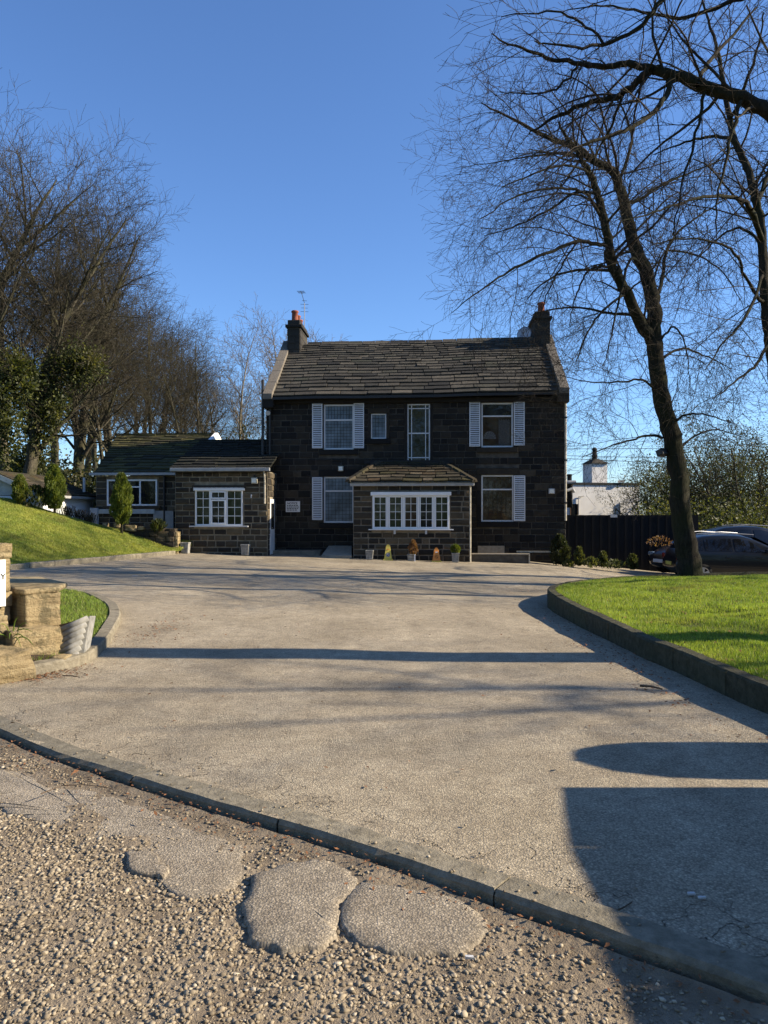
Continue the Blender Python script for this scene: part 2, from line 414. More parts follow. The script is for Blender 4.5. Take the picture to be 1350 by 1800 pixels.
def dist_side(P, x, y):
    """signed distance to polyline, positive on its left"""
    best = 1e9; sg = 1
    for a, b in zip(P[:-1], P[1:]):
        ax, ay, bx, by = a[0], a[1], b[0], b[1]; vx, vy = bx-ax, by-ay; L2 = vx*vx+vy*vy
        t = max(0, min(1, ((x-ax)*vx+(y-ay)*vy)/L2)); qx, qy = ax+vx*t, ay+vy*t
        d = (x-qx)**2+(y-qy)**2
        if d < best: best = d; sg = 1 if (vx*(y-ay)-vy*(x-ax)) > 0 else -1; 
    return math.sqrt(best)*sg
def grid_obj(name, xs, ys, zf, mt, keep=None, parent=None):
    nx, ny = len(xs), len(ys)
    V = []; ok = []
    for y in ys:
        for x in xs:
            V.append((x, y, zf(x, y))); ok.append(keep is None or keep(x, y))
    Fs = [(j*nx+i, j*nx+i+1, (j+1)*nx+i+1, (j+1)*nx+i) for j in range(ny-1) for i in range(nx-1)
          if ok[j*nx+i] and ok[j*nx+i+1] and ok[(j+1)*nx+i+1] and ok[(j+1)*nx+i]]
    me = np_mesh(name, np.array(V), np.array(Fs), True)
    return link(name, me, mt, parent)
def strip_obj(name, loops, mt, parent=None, smooth=True):
    """loops: equal-length rows of 3-D points, joined row to row"""
    n = len(loops[0]); V = [tuple(p) for r in loops for p in r]
    Fs = [(j*n+i, j*n+i+1, (j+1)*n+i+1, (j+1)*n+i) for j in range(len(loops)-1) for i in range(n-1)]
    return link(name, np_mesh(name, np.array(V), np.array(Fs), smooth), mt, parent)

LANE_Z = -0.065
def far_ground(x, y):
    z = H(x, y) - .09
    if y < 12 and y < kerb_y(x) + .3: z = LANE_Z - .03
    if y < 1.0: z = LANE_Z - .03
    if x > 12 and y > 20: z -= .01*(min(x, 60)-12)
    z += .25*sstep(38, 90, y)*0 - .6*sstep(30, 120, y)
    return z - .03
xs = sorted(set(list(np.arange(-20, 24.1, 1.0)) + list(np.arange(-400, -20, 38)) + list(np.arange(24, 420, 44))))
ys = sorted(set(list(np.arange(-4, 36.1, 1.0)) + list(np.arange(-200, -4, 28)) + list(np.arange(36, 640, 60))))
tag(grid_obj('ground', xs, ys, far_ground, M['field']), kind='structure')

# ---- driveway: slightly uneven asphalt sheet
def drive_z(x, y):
    z = H(x, y) + .016*vnoise(x, y, .55, 3) + .004*vnoise(x, y, 2.3, 5) + .010*mnoise.noise(Vector((x*.35, y*1.5, 4)))
    for (cx, cy, r, d) in POTS:
        q = ((x-cx)/r)**2 + ((y-cy)/(r*.6))**2
        if q < 4: z -= d*math.exp(-q*1.6)
    return z
POTS = [(2.05, 10.4, .30, .03), (1.55, 14.2, .30, .035), (3.0, 14.0, .22, .035), (.6, 21.0, .5, .05), (-3.5, 21.5, .3, .03), (2.6, 9.6, .2, .02), (-.4, 15.2, .6, .02)]
rows = []
NU = 190
tl = []
y = 0.0
tv = []
s = 0.0
while s < 31.0:
    tv.append(s); s += .055 + s*.011
def drow(tt):
    r = []
    for i in range(NU+1):
        u = i/NU; x = -12 + 34*u
        # denser across the near middle of the view
        x = -12 + 34*(u*.35 + .65*(.5+.5*math.tanh((u-.38)*4.2)/math.tanh(2.3))) if False else x
        y = kerb_y(x)+.02 + tt
        yy = min(y, 33.0)
        r.append((x, yy, drive_z(x, yy)))
    return r
rows = [drow(tt) for tt in tv]
tag(strip_obj('driveway', rows, M['asphalt_drive']), kind='structure')

# ---- lane below the front kerb
def lane_z(x, y):
    z = LANE_Z + .045*math.exp(-max(0, kerb_y(x)-y)/.12) + .012*vnoise(x, y, 1.3, 9) + .012*vnoise(x, y, 4.5, 2) + .006*vnoise(x, y, 12, 4)
    return z
lx = np.concatenate([np.arange(-9, -4, .25), np.arange(-4, 3.5, .045), np.arange(3.5, 12, .25)])
rows = []
for k in range(70):
    tt = (k/69)**1.0
    rows.append([(x, kerb_y(x)-.05 - tt*max(.5, (kerb_y(x) - 1.0)), 0) for x in lx])
rows = [[(x, y, lane_z(x, y)) for x, y, _ in r] for r in rows]
rows.append([(x, min(r[1], -3), LANE_Z-.01) for r, x in zip(rows[-1], lx)])
tag(strip_obj('lane', rows, M['lane_dirt']), kind='structure')

# ---- kerbs made of single stones
def kerb_run(root, P, zt, width, face, seg, gap=.012, name='kerb_stone', seed=1, inner=1, mt='kerb'):
    """P outer top edge; width to the left side (inner=1) or right (-1)"""
    rr = random.Random(seed)
    fine = resample(P, .09); n = len(fine); i = 0
    per = max(2, int(round(seg/.09)))
    while i < n-2:
        k = min(n-1, i + per + rr.choice((-1,0,0,1)));
        pts = fine[i:k+1]
        if len(pts) < 3: break
        # shorten ends for the joint
        pts = [p.copy() for p in pts]
        pts[0] += (pts[1]-pts[0]).normalized()*gap*.5; pts[-1] += (pts[-2]-pts[-1]).normalized()*gap*.5
        inn = offs(pts, width*inner)
        dz = rr.uniform(-.006, .008); dl = rr.uniform(-.006, .006)
        ch = .018
        o2 = offs(pts, ch*inner)
        secs = []
        for a, b, c in zip(pts, inn, o2):
            z = zt(a.x, a.y) + dz
            j1 = .011*mnoise.noise(Vector((a.x*9, a.y*9, 1.0+seed))); j2 = .005*mnoise.noise(Vector((a.x*11, a.y*11, 7.0+seed)))
            secs.append([(a.x+dl, a.y, z-face), (a.x+dl+j1, a.y+j1, z-ch-.004+j2), (c.x+j2, c.y, z+j2), (b.x, b.y, z+.004+j1), (b.x, b.y, z-face)])
        V = [p for s_ in secs for p in s_]; m = len(secs); Fs = []
        for q in range(m-1):
            for e in range(4): Fs.append((q*5+e, (q+1)*5+e, (q+1)*5+e+1, q*5+e+1) if inner == 1 else (q*5+e, q*5+e+1, (q+1)*5+e+1, (q+1)*5+e))
        V0 = len(V)
        me = bpy.data.meshes.new(name); me.from_pydata(V, [], Fs + [(0,1,2,3,4), tuple((m-1)*5+e for e in (4,3,2,1,0))]); me.update()
        link(name, me, M[mt], root)
        i = k
fk = tag(empty('front_kerb'), kind='structure')
kerb_run(fk, KL, lambda x, y: H(x, y)+.006, .155, .16, 1.2, seed=3, inner=1)
def rk_top(x, y): return .22 - .07*sstep(14, 17, y) - .30*sstep(5, 12, x)*sstep(14,18,y)*0
rk = tag(empty('lawn_kerb'), kind='structure')
kerb_run(rk, RK, rk_top, .13, .62, .95, gap=.006, seed=5, inner=-1, mt='kerb_shaded')
lkz = lambda x, y: H(x, y) + .13
lk = tag(empty('bank_kerb'), kind='structure')
kerb_run(lk, LK, lkz, .13, .3, .95, seed=8, inner=1)
ikz = lambda x, y: H(x, y) + .11
ik = tag(empty('island_kerb'), kind='structure')
kerb_run(ik, IK, ikz, .15, .25, .95, seed=9, inner=1)

# ---- lawns
RKs = resample(RK, .35); RKi = offs(RKs, -.13)
def rl_z(x, y):
    d = max(0.0, -dist_side(RKs, x, y) - .1)
    z = rk_top(x, y) - .02 + .10*sstep(0, 3, d) + .03*vnoise(x, y, .7, 11) * sstep(0, 1, d) + .012*vnoise(x, y, 3.1, 2)*sstep(0,.5,d)
    z += (.035*vnoise(x, y, 2.1, 31) + .02*vnoise(x, y, 5.2, 33))*sstep(.1, 1.0, d)
    z -= .10*math.exp(-((x-4.5)**2/.25+(y-8.7)**2/.12))*.6
    for (cx, cy, r_) in ((3.75, 9.4, .16), (4.3, 10.3, .25), (4.75, 10.2, .2), (3.3, 10.9, .1), (4.5, 12.6, .2)):
        z -= .055*math.exp(-((x-cx)**2+(y-cy)**2*3)/(r_*r_))
    z -= .35*sstep(17.2, 19.6, y)
    return z
rows = []
for k in range(90):
    f = (k/89)**1.6
    row = []
    for p in RKi:
        # run from the kerb to the far right edge
        row.append((p.x + (24-p.x)*f, p.y, 0))
    rows.append([(x, y, rl_z(x, y)) for x, y, _ in row])
tag(strip_obj('lawn_right', rows, M['turf']), kind='structure')

LKs = resample(LK, .35); LKi = offs(LKs, .13)
def bank_z(x, y):
    d = max(0.0, dist_side(LKs, x, y) - .1)
    r_ = .305*d if d < 5.2 else .305*5.2 + .06*min(d-5.2, 6)
    r_ = r_ * sstep(-.3, 1.2, d)
    z = H(x, y) + .11 + r_ + .03*vnoise(x, y, .5, 21)*sstep(0, 1, d)
    z -= (z - .9)*sstep(25.3, 27.2, y) if z > .9 else 0
    return z
rows = []
for k in range(60):
    f = (k/59)**1.2
    row = []
    for i, p in enumerate(LKi):
        tx, ty = -24.0, 15.5 + (i/(len(LKi)-1))*15
        x = p.x + (tx-p.x)*f; y = p.y + (ty-p.y)*f**1.0
        row.append((x, y, bank_z(x, y)))
    rows.append(row)
tag(strip_obj('lawn_bank', rows[::-1], M['turf']), kind='structure')
# ground behind the bank
tag(grid_obj('bank_top', np.arange(-40, -7.05, .5), np.arange(26.0, 60, 1.0), lambda x, y: (1.15*sstep(-9.2, -11.5, x) if x > -11.5 else 1.15) + .1*vnoise(x, y, .3, 4) - .25 + 0*y, M['earth']), kind='structure')

IKs = resample(IK, .3); IKi = offs(IKs, .15)
def isl_z(x, y):
    d = max(0.0, dist_side(IKs, x, y)-.12)
    return H(x, y) + .10 + .05*sstep(0, 1.5, d) + .015*vnoise(x, y, 2.5, 8)
rows = []
for k in range(40):
    f = (k/39)
    rows.append([(p.x + (-14-p.x)*f, p.y + (min(p.y+.2, 12)-p.y)*f*.3, 0) for p in IKi])
rows = [[(x, y, isl_z(x, y)) for x, y, _ in r] for r in rows]
tag(strip_obj('lawn_island', rows[::-1], M['turf']), kind='structure')

# ---- grass blades
def blades(name, pts, zf, h, w, mt, seed, lean=.6):
    r = np.random.default_rng(seed); n = len(pts)
    z = zf
    a = r.uniform(0, 2*np.pi, n); hh = h*(.55+.9*r.random(n)); ww = w*(.7+.6*r.random(n))
    dx = np.cos(a)*ww/2; dy = np.sin(a)*ww/2
    la = r.uniform(0, 2*np.pi, n); ll = hh*lean*r.random(n)
    V = np.zeros((n, 3, 3))
    V[:,0] = np.stack([pts[:,0]-dx, pts[:,1]-dy, z-.006], 1)
    V[:,1] = np.stack([pts[:,0]+dx, pts[:,1]+dy, z-.006], 1)
    V[:,2] = np.stack([pts[:,0]+np.cos(la)*ll, pts[:,1]+np.sin(la)*ll, z+hh], 1)
    me = np_mesh(name, V.reshape(-1,3), np.arange(n*3).reshape(-1,3))
    o = link(name, me, mt); return tag(o, kind='stuff')
def bilin(zf, x0, x1, y0, y1, s):
    gx = np.arange(x0, x1+s, s); gy = np.arange(y0, y1+s, s)
    Z = np.array([[zf(x, y) for x in gx] for y in gy])
    def f(P):
        fx = np.clip((P[:,0]-x0)/s, 0, len(gx)-1.001); fy = np.clip((P[:,1]-y0)/s, 0, len(gy)-1.001)
        i = fx.astype(int); j = fy.astype(int); u = fx-i; v = fy-j
        return Z[j,i]*(1-u)*(1-v)+Z[j,i+1]*u*(1-v)+Z[j+1,i]*(1-u)*v+Z[j+1,i+1]*u*v
    return f
def inside(P, sideP, sgn, off):
    S = bilin(lambda x, y: dist_side(sideP, x, y), P[:,0].min(), P[:,0].max(), P[:,1].min(), P[:,1].max(), .25)
    return S(P)*sgn > off
def scatter(n, x0, x1, y0, y1, seed, dens=None):
    r = np.random.default_rng(seed); P = np.stack([r.uniform(x0, x1, n), r.uniform(y0, y1, n)], 1)
    if dens is not None: P = P[r.random(n) < dens(P)]
    return P
vis = lambda P, m=.6: np.abs(P[:,0]) < P[:,1]*.5 + m
P = scatter(560000, 2.8, 10, 5.6, 18.5, 1, lambda P: np.clip((7.5/P[:,1])**1.2, 0, 1))
P = P[vis(P)]; P = P[inside(P, RKs, -1, .15 )]
blades('grass_right', P, bilin(rl_z, 2.5, 10.5, 5, 19, .12)(P), .034, .0075, M['grass_blade'], 2)
P = scatter(330000, -15, -6.6, 16.0, 28.5, 3); P = P[vis(P)]; P = P[inside(P, LKs, 1, .14)]
blades('grass_bank', P, bilin(bank_z, -15.5, -6.2, 15.5, 29, .15)(P), .04, .016, M['grass_bank'], 4)
P = scatter(90000, -9, -3.0, 7.4, 15, 5, lambda P: np.clip((8/P[:,1])**1.0, 0, 1)); P = P[vis(P, .9)]; P = P[inside(P, IKs, 1, .17)]
blades('grass_island', P, bilin(isl_z, -9.5, -2.5, 7, 15.5, .12)(P), .045, .009, M['grass_blade'], 6, 1.0)

# ---- lane patches of old asphalt
def patch(name, outline, zt, thick, seed, label):
    rr = random.Random(seed)
    P = [Vector(G(x, y, LANE_Z)) for x, y in outline]; Q = []
    for a, b in zip(P, P[1:]+P[:1]):
        m_ = max(1, int((b-a).length/.022)); Q += [a.lerp(b, k/m_) for k in range(m_)]
    P = [q+Vector((mnoise.noise(Vector((q.x*9, q.y*9, seed)))*.03+mnoise.noise(Vector((q.x*31, q.y*31, seed)))*.016, mnoise.noise(Vector((q.x*9, q.y*9, seed+9)))*.03+mnoise.noise(Vector((q.x*31, q.y*31, seed+5)))*.016)) for q in Q]
    c = sum(P, Vector((0,0)))/len(P)
    rings = []
    for f, dz in ((1.04, -thick-.02), (1.0, -.007), (.975, 0), (.8, .003), (.55, .004), (.25, .004)):
        r_ = []
        for i, p in enumerate(P):
            w = 1
            q = c + (p-c)*f*w; r_.append((q.x, q.y, zt + dz + .006*vnoise(q.x, q.y, 5, seed)))
        rings.append(r_)
    n = len(P); V = [p for r_ in rings for p in r_]; Fs = []
    for j in range(len(rings)-1):
        for i in range(n): a = j*n+i; b = j*n+(i+1)%n; Fs.append((a, b, b+n, a+n))
    me = bpy.data.meshes.new(name); me.from_pydata(V + [(c.x, c.y, zt+.004)], [], Fs + [((len(rings)-1)*n+i, (len(rings)-1)*n+(i+1)%n, len(V)) for i in range(n)]); me.update()
    me.polygons.foreach_set('use_smooth', np.ones(len(me.polygons), dtype=bool))
    o = link(name, me, M['asphalt_patch']); tag(o, kind='structure'); return o
PZ = LANE_Z + .013
PATCHES = [
 [(440,1545),(480,1528),(545,1512),(600,1522),(634,1548),(612,1575),(592,1610),(588,1650),(560,1672),(490,1675),(440,1650),(428,1610),(434,1575)],
 [(640,1548),(700,1540),(770,1560),(830,1590),(856,1630),(845,1665),(790,1680),(700,1682),(640,1668),(600,1630),(598,1590)],
]
for k, pl in enumerate(PATCHES): patch('asphalt_patch', pl, PZ, .02, 11+k, '')
patch('asphalt_lane_apron', [(-60,1350),(0,1352),(100,1372),(200,1395),(330,1440),(430,1480),(430,1530),(400,1570),(330,1590),(290,1560),(230,1500),(120,1460),(20,1430),(-60,1400)], LANE_Z+.004, .02, 31, '')
patch('asphalt_lane_fragment', [(218,1505),(262,1500),(300,1530),(285,1548),(235,1535)], LANE_Z+.018, .02, 33, '')

# ---- gravel
def inpoly(P, poly):
    x, y = P[:,0], P[:,1]; c = np.zeros(len(P), bool); n = len(poly)
    for i in range(n):
        x0, y0 = poly[i]; x1, y1 = poly[(i+1)%n]
        t = ((y0 > y) != (y1 > y)) & (x < (x1-x0)*(y-y0)/(y1-y0+1e-12)+x0); c ^= t
    return c
ico_v = []
ph = (1+5**.5)/2
for a in (-1, 1):
    for b in (-ph, ph): ico_v += [(0,a,b), (a,b,0), (b,0,a)]
ico_v = np.array(ico_v)/math.sqrt(1+ph*ph)
import itertools
ico_f = []
for i, j, k in itertools.combinations(range(12), 3):
    d = [np.linalg.norm(ico_v[i]-ico_v[j]), np.linalg.norm(ico_v[j]-ico_v[k]), np.linalg.norm(ico_v[i]-ico_v[k])]
    if max(d) < 1.1:
        nrm = np.cross(ico_v[j]-ico_v[i], ico_v[k]-ico_v[i])
        ico_f.append((i,j,k) if nrm @ (ico_v[i]+ico_v[j]+ico_v[k]) > 0 else (i,k,j))
ico_f = np.array(ico_f)
def pebbles(name, P, z, size, mt, seed, flat=.6, smin=.35):
    r = np.random.default_rng(seed); n = len(P)
    s = size*(smin + r.random(n)**3*1.9)
    J = ico_v[None]*(1+r.uniform(-.5,.35,(n,12,1)))
    a = r.uniform(0,2*np.pi,n); ca, sa = np.cos(a), np.sin(a)
    sx = 1+r.uniform(-.1,.6,n); X = J[...,0]*sx[:,None]; Y = J[...,1]; Z = J[...,2]*flat
    b = r.normal(0,.35,n); cb, sb = np.cos(b)[:,None], np.sin(b)[:,None]
    Y2 = Y*cb - Z*sb; Z2 = Y*sb + Z*cb
    X3 = X*ca[:,None]-Y2*sa[:,None]; Y3 = X*sa[:,None]+Y2*ca[:,None]
    V = np.stack([X3*s[:,None]+P[:,0:1], Y3*s[:,None]+P[:,1:2], Z2*s[:,None]+z[:,None]+s[:,None]*.25], 2)
    Fc = (ico_f[None]+12*np.arange(n)[:,None,None]).reshape(-1,3)
    return tag(link(name, np_mesh(name, V.reshape(-1,3), Fc), mt), kind='stuff')
def kerb_arr(X): return np.interp(X, [k[0] for k in KL], [k[1] for k in KL])
polyW = [[G(x, y, LANE_Z) for x, y in pl] for pl in PATCHES] + [[G(x, y, LANE_Z) for x, y in [(-60,1350),(0,1352),(100,1372),(200,1395),(330,1440),(430,1480),(430,1530),(400,1570),(330,1590),(290,1560),(230,1500),(120,1460),(20,1430),(-60,1400)]]]
APD = []
for a_, b_ in zip(polyW[2][6:15], polyW[2][7:16]):
    for k_ in range(6): APD.append((a_[0]+(b_[0]-a_[0])*k_/6, a_[1]+(b_[1]-a_[1])*k_/6))
APD = APD[::2]
P = scatter(88000, -3.2, 2.6, 1.9, 5.4, 21)
P = P[P[:,1] < kerb_arr(P[:,0]) - .17]; P = P[vis(P, .3)]
dk = kerb_arr(P[:,0]) - P[:,1]
keep = np.random.default_rng(5).random(len(P)) < np.clip((dk-.25)/.55, .12, 1)*np.clip(1.25-.0*P[:,0], 0, 1)
for q in polyW[:2]: keep &= ~inpoly(P, q)
ia = inpoly(P, polyW[2]); ed_ = np.array([min(math.hypot(px_-a[0], py_-a[1]) for a in APD) if f_ else 1 for px_, py_, f_ in zip(P[:,0], P[:,1], ia)]); keep &= (~ia) | (np.random.default_rng(55).random(len(P)) < .05+.95*np.exp(-ed_/.09))
P = P[keep]
zl = bilin(lane_z, -4, 3, 1.5, 6, .06)
pebbles('gravel', P, zl(P)-.0015, .0062, M['gravel'], 22)
P2 = scatter(70000, -3.2, 2.6, 1.9, 5.4, 25); P2 = P2[(P2[:,1] < kerb_arr(P2[:,0]) - .12)]; P2 = P2[vis(P2, .3)]
k2 = np.ones(len(P2), bool)
for q in polyW[:2]: k2 &= ~inpoly(P2, q)
ia = inpoly(P2, polyW[2]); ed_ = np.array([min(math.hypot(px_-a[0], py_-a[1]) for a in APD) if f_ else 1 for px_, py_, f_ in zip(P2[:,0], P2[:,1], ia)]); k2 &= (~ia) | (np.random.default_rng(56).random(len(P2)) < .2+.8*np.exp(-ed_/.14))
P2 = P2[k2]
pebbles('gravel_fines', P2, zl(P2), .0048, M['gravel'], 26)
# crumbs thrown on the drive along the kerb and in the dips
P = scatter(5200, -3.2, 2.2, 2.3, 6.6, 27)
dk = P[:,1] - kerb_arr(P[:,0]); P = P[(dk > .02) & (dk < .75)]; dk = P[:,1]-kerb_arr(P[:,0])
P = P[np.random.default_rng(2).random(len(P)) < np.exp(-(dk-.15)/.16)]
pebbles('grit', P, np.full(len(P), .012), .0045, M['gravel'], 28)
# leaf litter (flat curled scraps)
def litter(name, P, z, size, mt, seed):
    r = np.random.default_rng(seed); n = len(P); a = r.uniform(0,2*np.pi,n); s = size*(.5+r.random(n))
    ca, sa = np.cos(a), np.sin(a); w = .45
    c = np.stack([P[:,0], P[:,1], z], 1)
    ex = np.stack([ca, sa, r.uniform(-.4,.4,n)], 1)*s[:,None]; ey = np.stack([-sa, ca, r.uniform(-.5,.5,n)], 1)*s[:,None]*w
    V = np.stack([c-ex, c+ey*.9, c+ex, c-ey], 1); V[:,:,2] += .006; V[:,1,2] += .3*s*r.random(n); V[:,3,2] += .3*s*r.random(n)
    return tag(link(name, np_mesh(name, V.reshape(-1,3), np.arange(n*4).reshape(-1,4)), mt), kind='stuff')
P = scatter(26000, -3.3, 2.2, 2.3, 6.6, 31); dk = kerb_arr(P[:,0]) - P[:,1]; P = P[(dk > .02) & (dk < .4)]
dk = kerb_arr(P[:,0]) - P[:,1]; P = P[np.random.default_rng(3).random(len(P)) < np.exp(-(dk-.03)/.11)]
litter('leaf_litter', P, zl(P)+.003, .010, M['dead_leaf'], 32)
PL_ = np.concatenate([scatter(900, 3, 8, 6, 17, 51), scatter(500, -12, -7, 17, 25, 52)])
sz_ = np.array([rl_z(x, y) if x > 0 else bank_z(x, y) for x, y in PL_]); okm = np.array([(dist_side(RKs, x, y) < -.2) if x > 0 else (dist_side(LKs, x, y) > .2) for x, y in PL_])
litter('lawn_litter', PL_[okm], sz_[okm]+.012, .022, M['dead_leaf'], 53)
r_ = np.random.default_rng(40)
P = np.concatenate([r_.normal((-3.45, 7.6), (.22, .18), (900, 2)), r_.normal((-3.0, 10.2), (.22, .8), (260, 2)), r_.normal((2.55, 8.5), (.16, 2.2), (500, 2)), r_.normal((3.3, 15.5), (.5, .5), (120, 2)), scatter(360, -3, 4, 4, 20, 41)])
zz = np.array([max(H(x, y), 0)+.004 for x, y in P])
litter('leaf_litter_drive', P, zz, .016, M['dead_leaf'], 42)
# ================================================================== HOUSE
HA = R(-3.5); HO = Vector((-4.256, 27.8, 0))
cA, sA = math.cos(HA), math.sin(HA)
def L2W(u, v, z): return Vector((HO.x + u*cA - v*sA, HO.y + u*sA + v*cA, z))
def PL(px, py, v=0.0):
    """photo pixel -> (u, z) on the local plane v"""
    dx, dz = (px-675)/F, (900-py)/F
    # point = t*(dx,1,dz)+(0,0,CZ); local v = -(X-ox)*sA + (Y-oy)*cA
    t = (v - HO.x*sA + HO.y*cA) / (cA - dx*sA)
    X, Y, Z = t*dx, t, CZ + t*dz
    return ((X-HO.x)*cA + (Y-HO.y)*sA, Z)
def gz(u, v):
    w = L2W(u, v, 0); return H(w.x, w.y)

# ---- shared stone blocks (front face uneven), unit size, origin at the centre of the back face; front towards -y
def block_mesh(seed, mt):
    rr = random.Random(seed); c = .045
    b = .5
    V = [(-b,0,-b),(b,0,-b),(b,0,b),(-b,0,b)]
    j = lambda: rr.uniform(-.02,.02)
    V += [(-b+j()*.4,-.6,-b+j()*.4),(b+j()*.4,-.6,-b+j()*.4),(b+j()*.4,-.6,b+j()*.4),(-b+j()*.4,-.6,b+j()*.4)]
    cz = .12
    V += [(-b+c+j(),-1+rr.uniform(-.15,.2),-b+cz+j()),(b-c+j(),-1+rr.uniform(-.15,.2),-b+cz+j()),(b-c+j(),-1+rr.uniform(-.15,.2),b-cz+j()),(-b+c+j(),-1+rr.uniform(-.15,.2),b-cz+j())]
    V += [(rr.uniform(-.2,.2), -1-rr.uniform(-.05,.35), rr.uniform(-.15,.15))]
    Fs = [(0,1,5,4),(1,2,6,5),(2,3,7,6),(3,0,4,7),(4,5,9,8),(5,6,10,9),(6,7,11,10),(7,4,8,11),(8,9,12),(9,10,12),(10,11,12),(11,8,12)]
    me = bpy.data.meshes.new('stone'); me.from_pydata(V, [], Fs); me.materials.append(mt); me.update(); return me
BLK = {}
def blocks(mt):
    if mt not in BLK: BLK[mt] = [block_mesh(i*7+1, M[mt]) for i in range(6)]
    return BLK[mt]
def merge_inst(name, items, mt, parent):
    """items: (mesh, Matrix) joined into one mesh"""
    Vs = []; Fs = []; b = 0
    for me, mx in items:
        n = len(me.vertices); co = np.empty(n*3, np.float32); me.vertices.foreach_get('co', co); co = co.reshape(-1,3)
        A = np.array(mx); Vs.append(co @ A[:3,:3].T + A[:3,3])
        for p in me.polygons: Fs.append(tuple(b+i for i in p.vertices))
        b += n
    me = bpy.data.meshes.new(name); me.from_pydata([tuple(v) for v in np.concatenate(Vs)], [], Fs); me.update()
    return tag(link(name, me, mt, parent), kind='stuff')

def courses(u0, u1, z0, z1, holes, ch, ln, seed, jit=.22):
    """list of (ua, ub, za, zb) stones; holes are (u0,u1,z0,z1)"""
    rr = random.Random(seed); out = []; z = z1; flip = False
    while z > z0 + .04:
        h = ch*rr.uniform(.82, 1.18); zb = z; za = max(z0, z-h)
        if za - z0 < .08: za = z0
        # cut the course where a hole's edge runs inside it
        spans = [(u0, u1)]
        for (a, b, c, d) in holes:
            if min(zb, d) - max(za, c) > .25*(zb-za):
                ns = []
                for s, e in spans:
                    if b <= s or a >= e: ns.append((s, e)); continue
                    if a - s > .05: ns.append((s, a))
                    if e - b > .05: ns.append((b, e))
                spans = ns
        for s, e in spans:
            x = s; first = True
            while x < e - .01:
                L = ln*rr.uniform(.55, 1.5)
                if first and abs(s-u0) < .01: L = ln*(1.35 if flip else .7)
                if e - (x+L) < ln*.45: L = e - x
                out.append((x, x+L, za, zb)); x += L; first = False
        z = za; flip = not flip
    return out
def stone_face(wall, rects, v, mt, seed, cap=300, depth=.035, gap=.016, prio=None, side=None):
    """stones on plane local y=v facing -y, or side='+x': plane x=v facing +x"""
    rr = random.Random(seed); bl = blocks(mt); items = []
    for (a, b, c, d) in rects:
        me = rr.choice(bl); dp = depth*rr.uniform(.6, 1.3)
        g = gap*rr.uniform(.7,1.2)
        if side is None:
            loc = ((a+b)/2, v, (c+d)/2); rot = (0,0,0); scl = ((b-a-g), dp, (d-c-g))
        else:
            loc = (v, (a+b)/2, (c+d)/2); rot = (0,0,R(90)); scl = ((b-a-g), dp, (d-c-g))
        items.append((me, loc, rot, scl))
    order = sorted(range(len(items)), key=lambda i: -(items[i][3][0]*items[i][3][2]))
    for i in order[:cap]:
        me, loc, rot, scl = items[i]; link('stone', me, None, wall, loc, rot, scl)
    rest = []
    for i in order[cap:]:
        me, loc, rot, scl = items[i]
        rest.append((me, Matrix.Translation(loc) @ Matrix.Rotation(rot[2], 4, 'Z') @ Matrix.Diagonal((*scl, 1))))
    if rest: merge_inst('small_stones', rest, M[mt], wall)
def wall_with_holes(name, u0, u1, z0, z1, v, th, holes, mt, parent):
    """solid wall between v and v+th with rectangular openings"""
    mb = MB(); us = sorted({u0, u1} | {h[0] for h in holes} | {h[1] for h in holes}); 
    us = [u for u in us if u0 <= u <= u1]
    for a, b in zip(us[:-1], us[1:]):
        m = (a+b)/2; hs = sorted([(h[2], h[3]) for h in holes if h[0] < m < h[1]]); z = z0
        for c, d in hs:
            if c > z: mb.box(a, b, v, v+th, z, c)
            z = max(z, d)
        if z < z1: mb.box(a, b, v, v+th, z, z1)
    return mb.build(name, mt, parent)

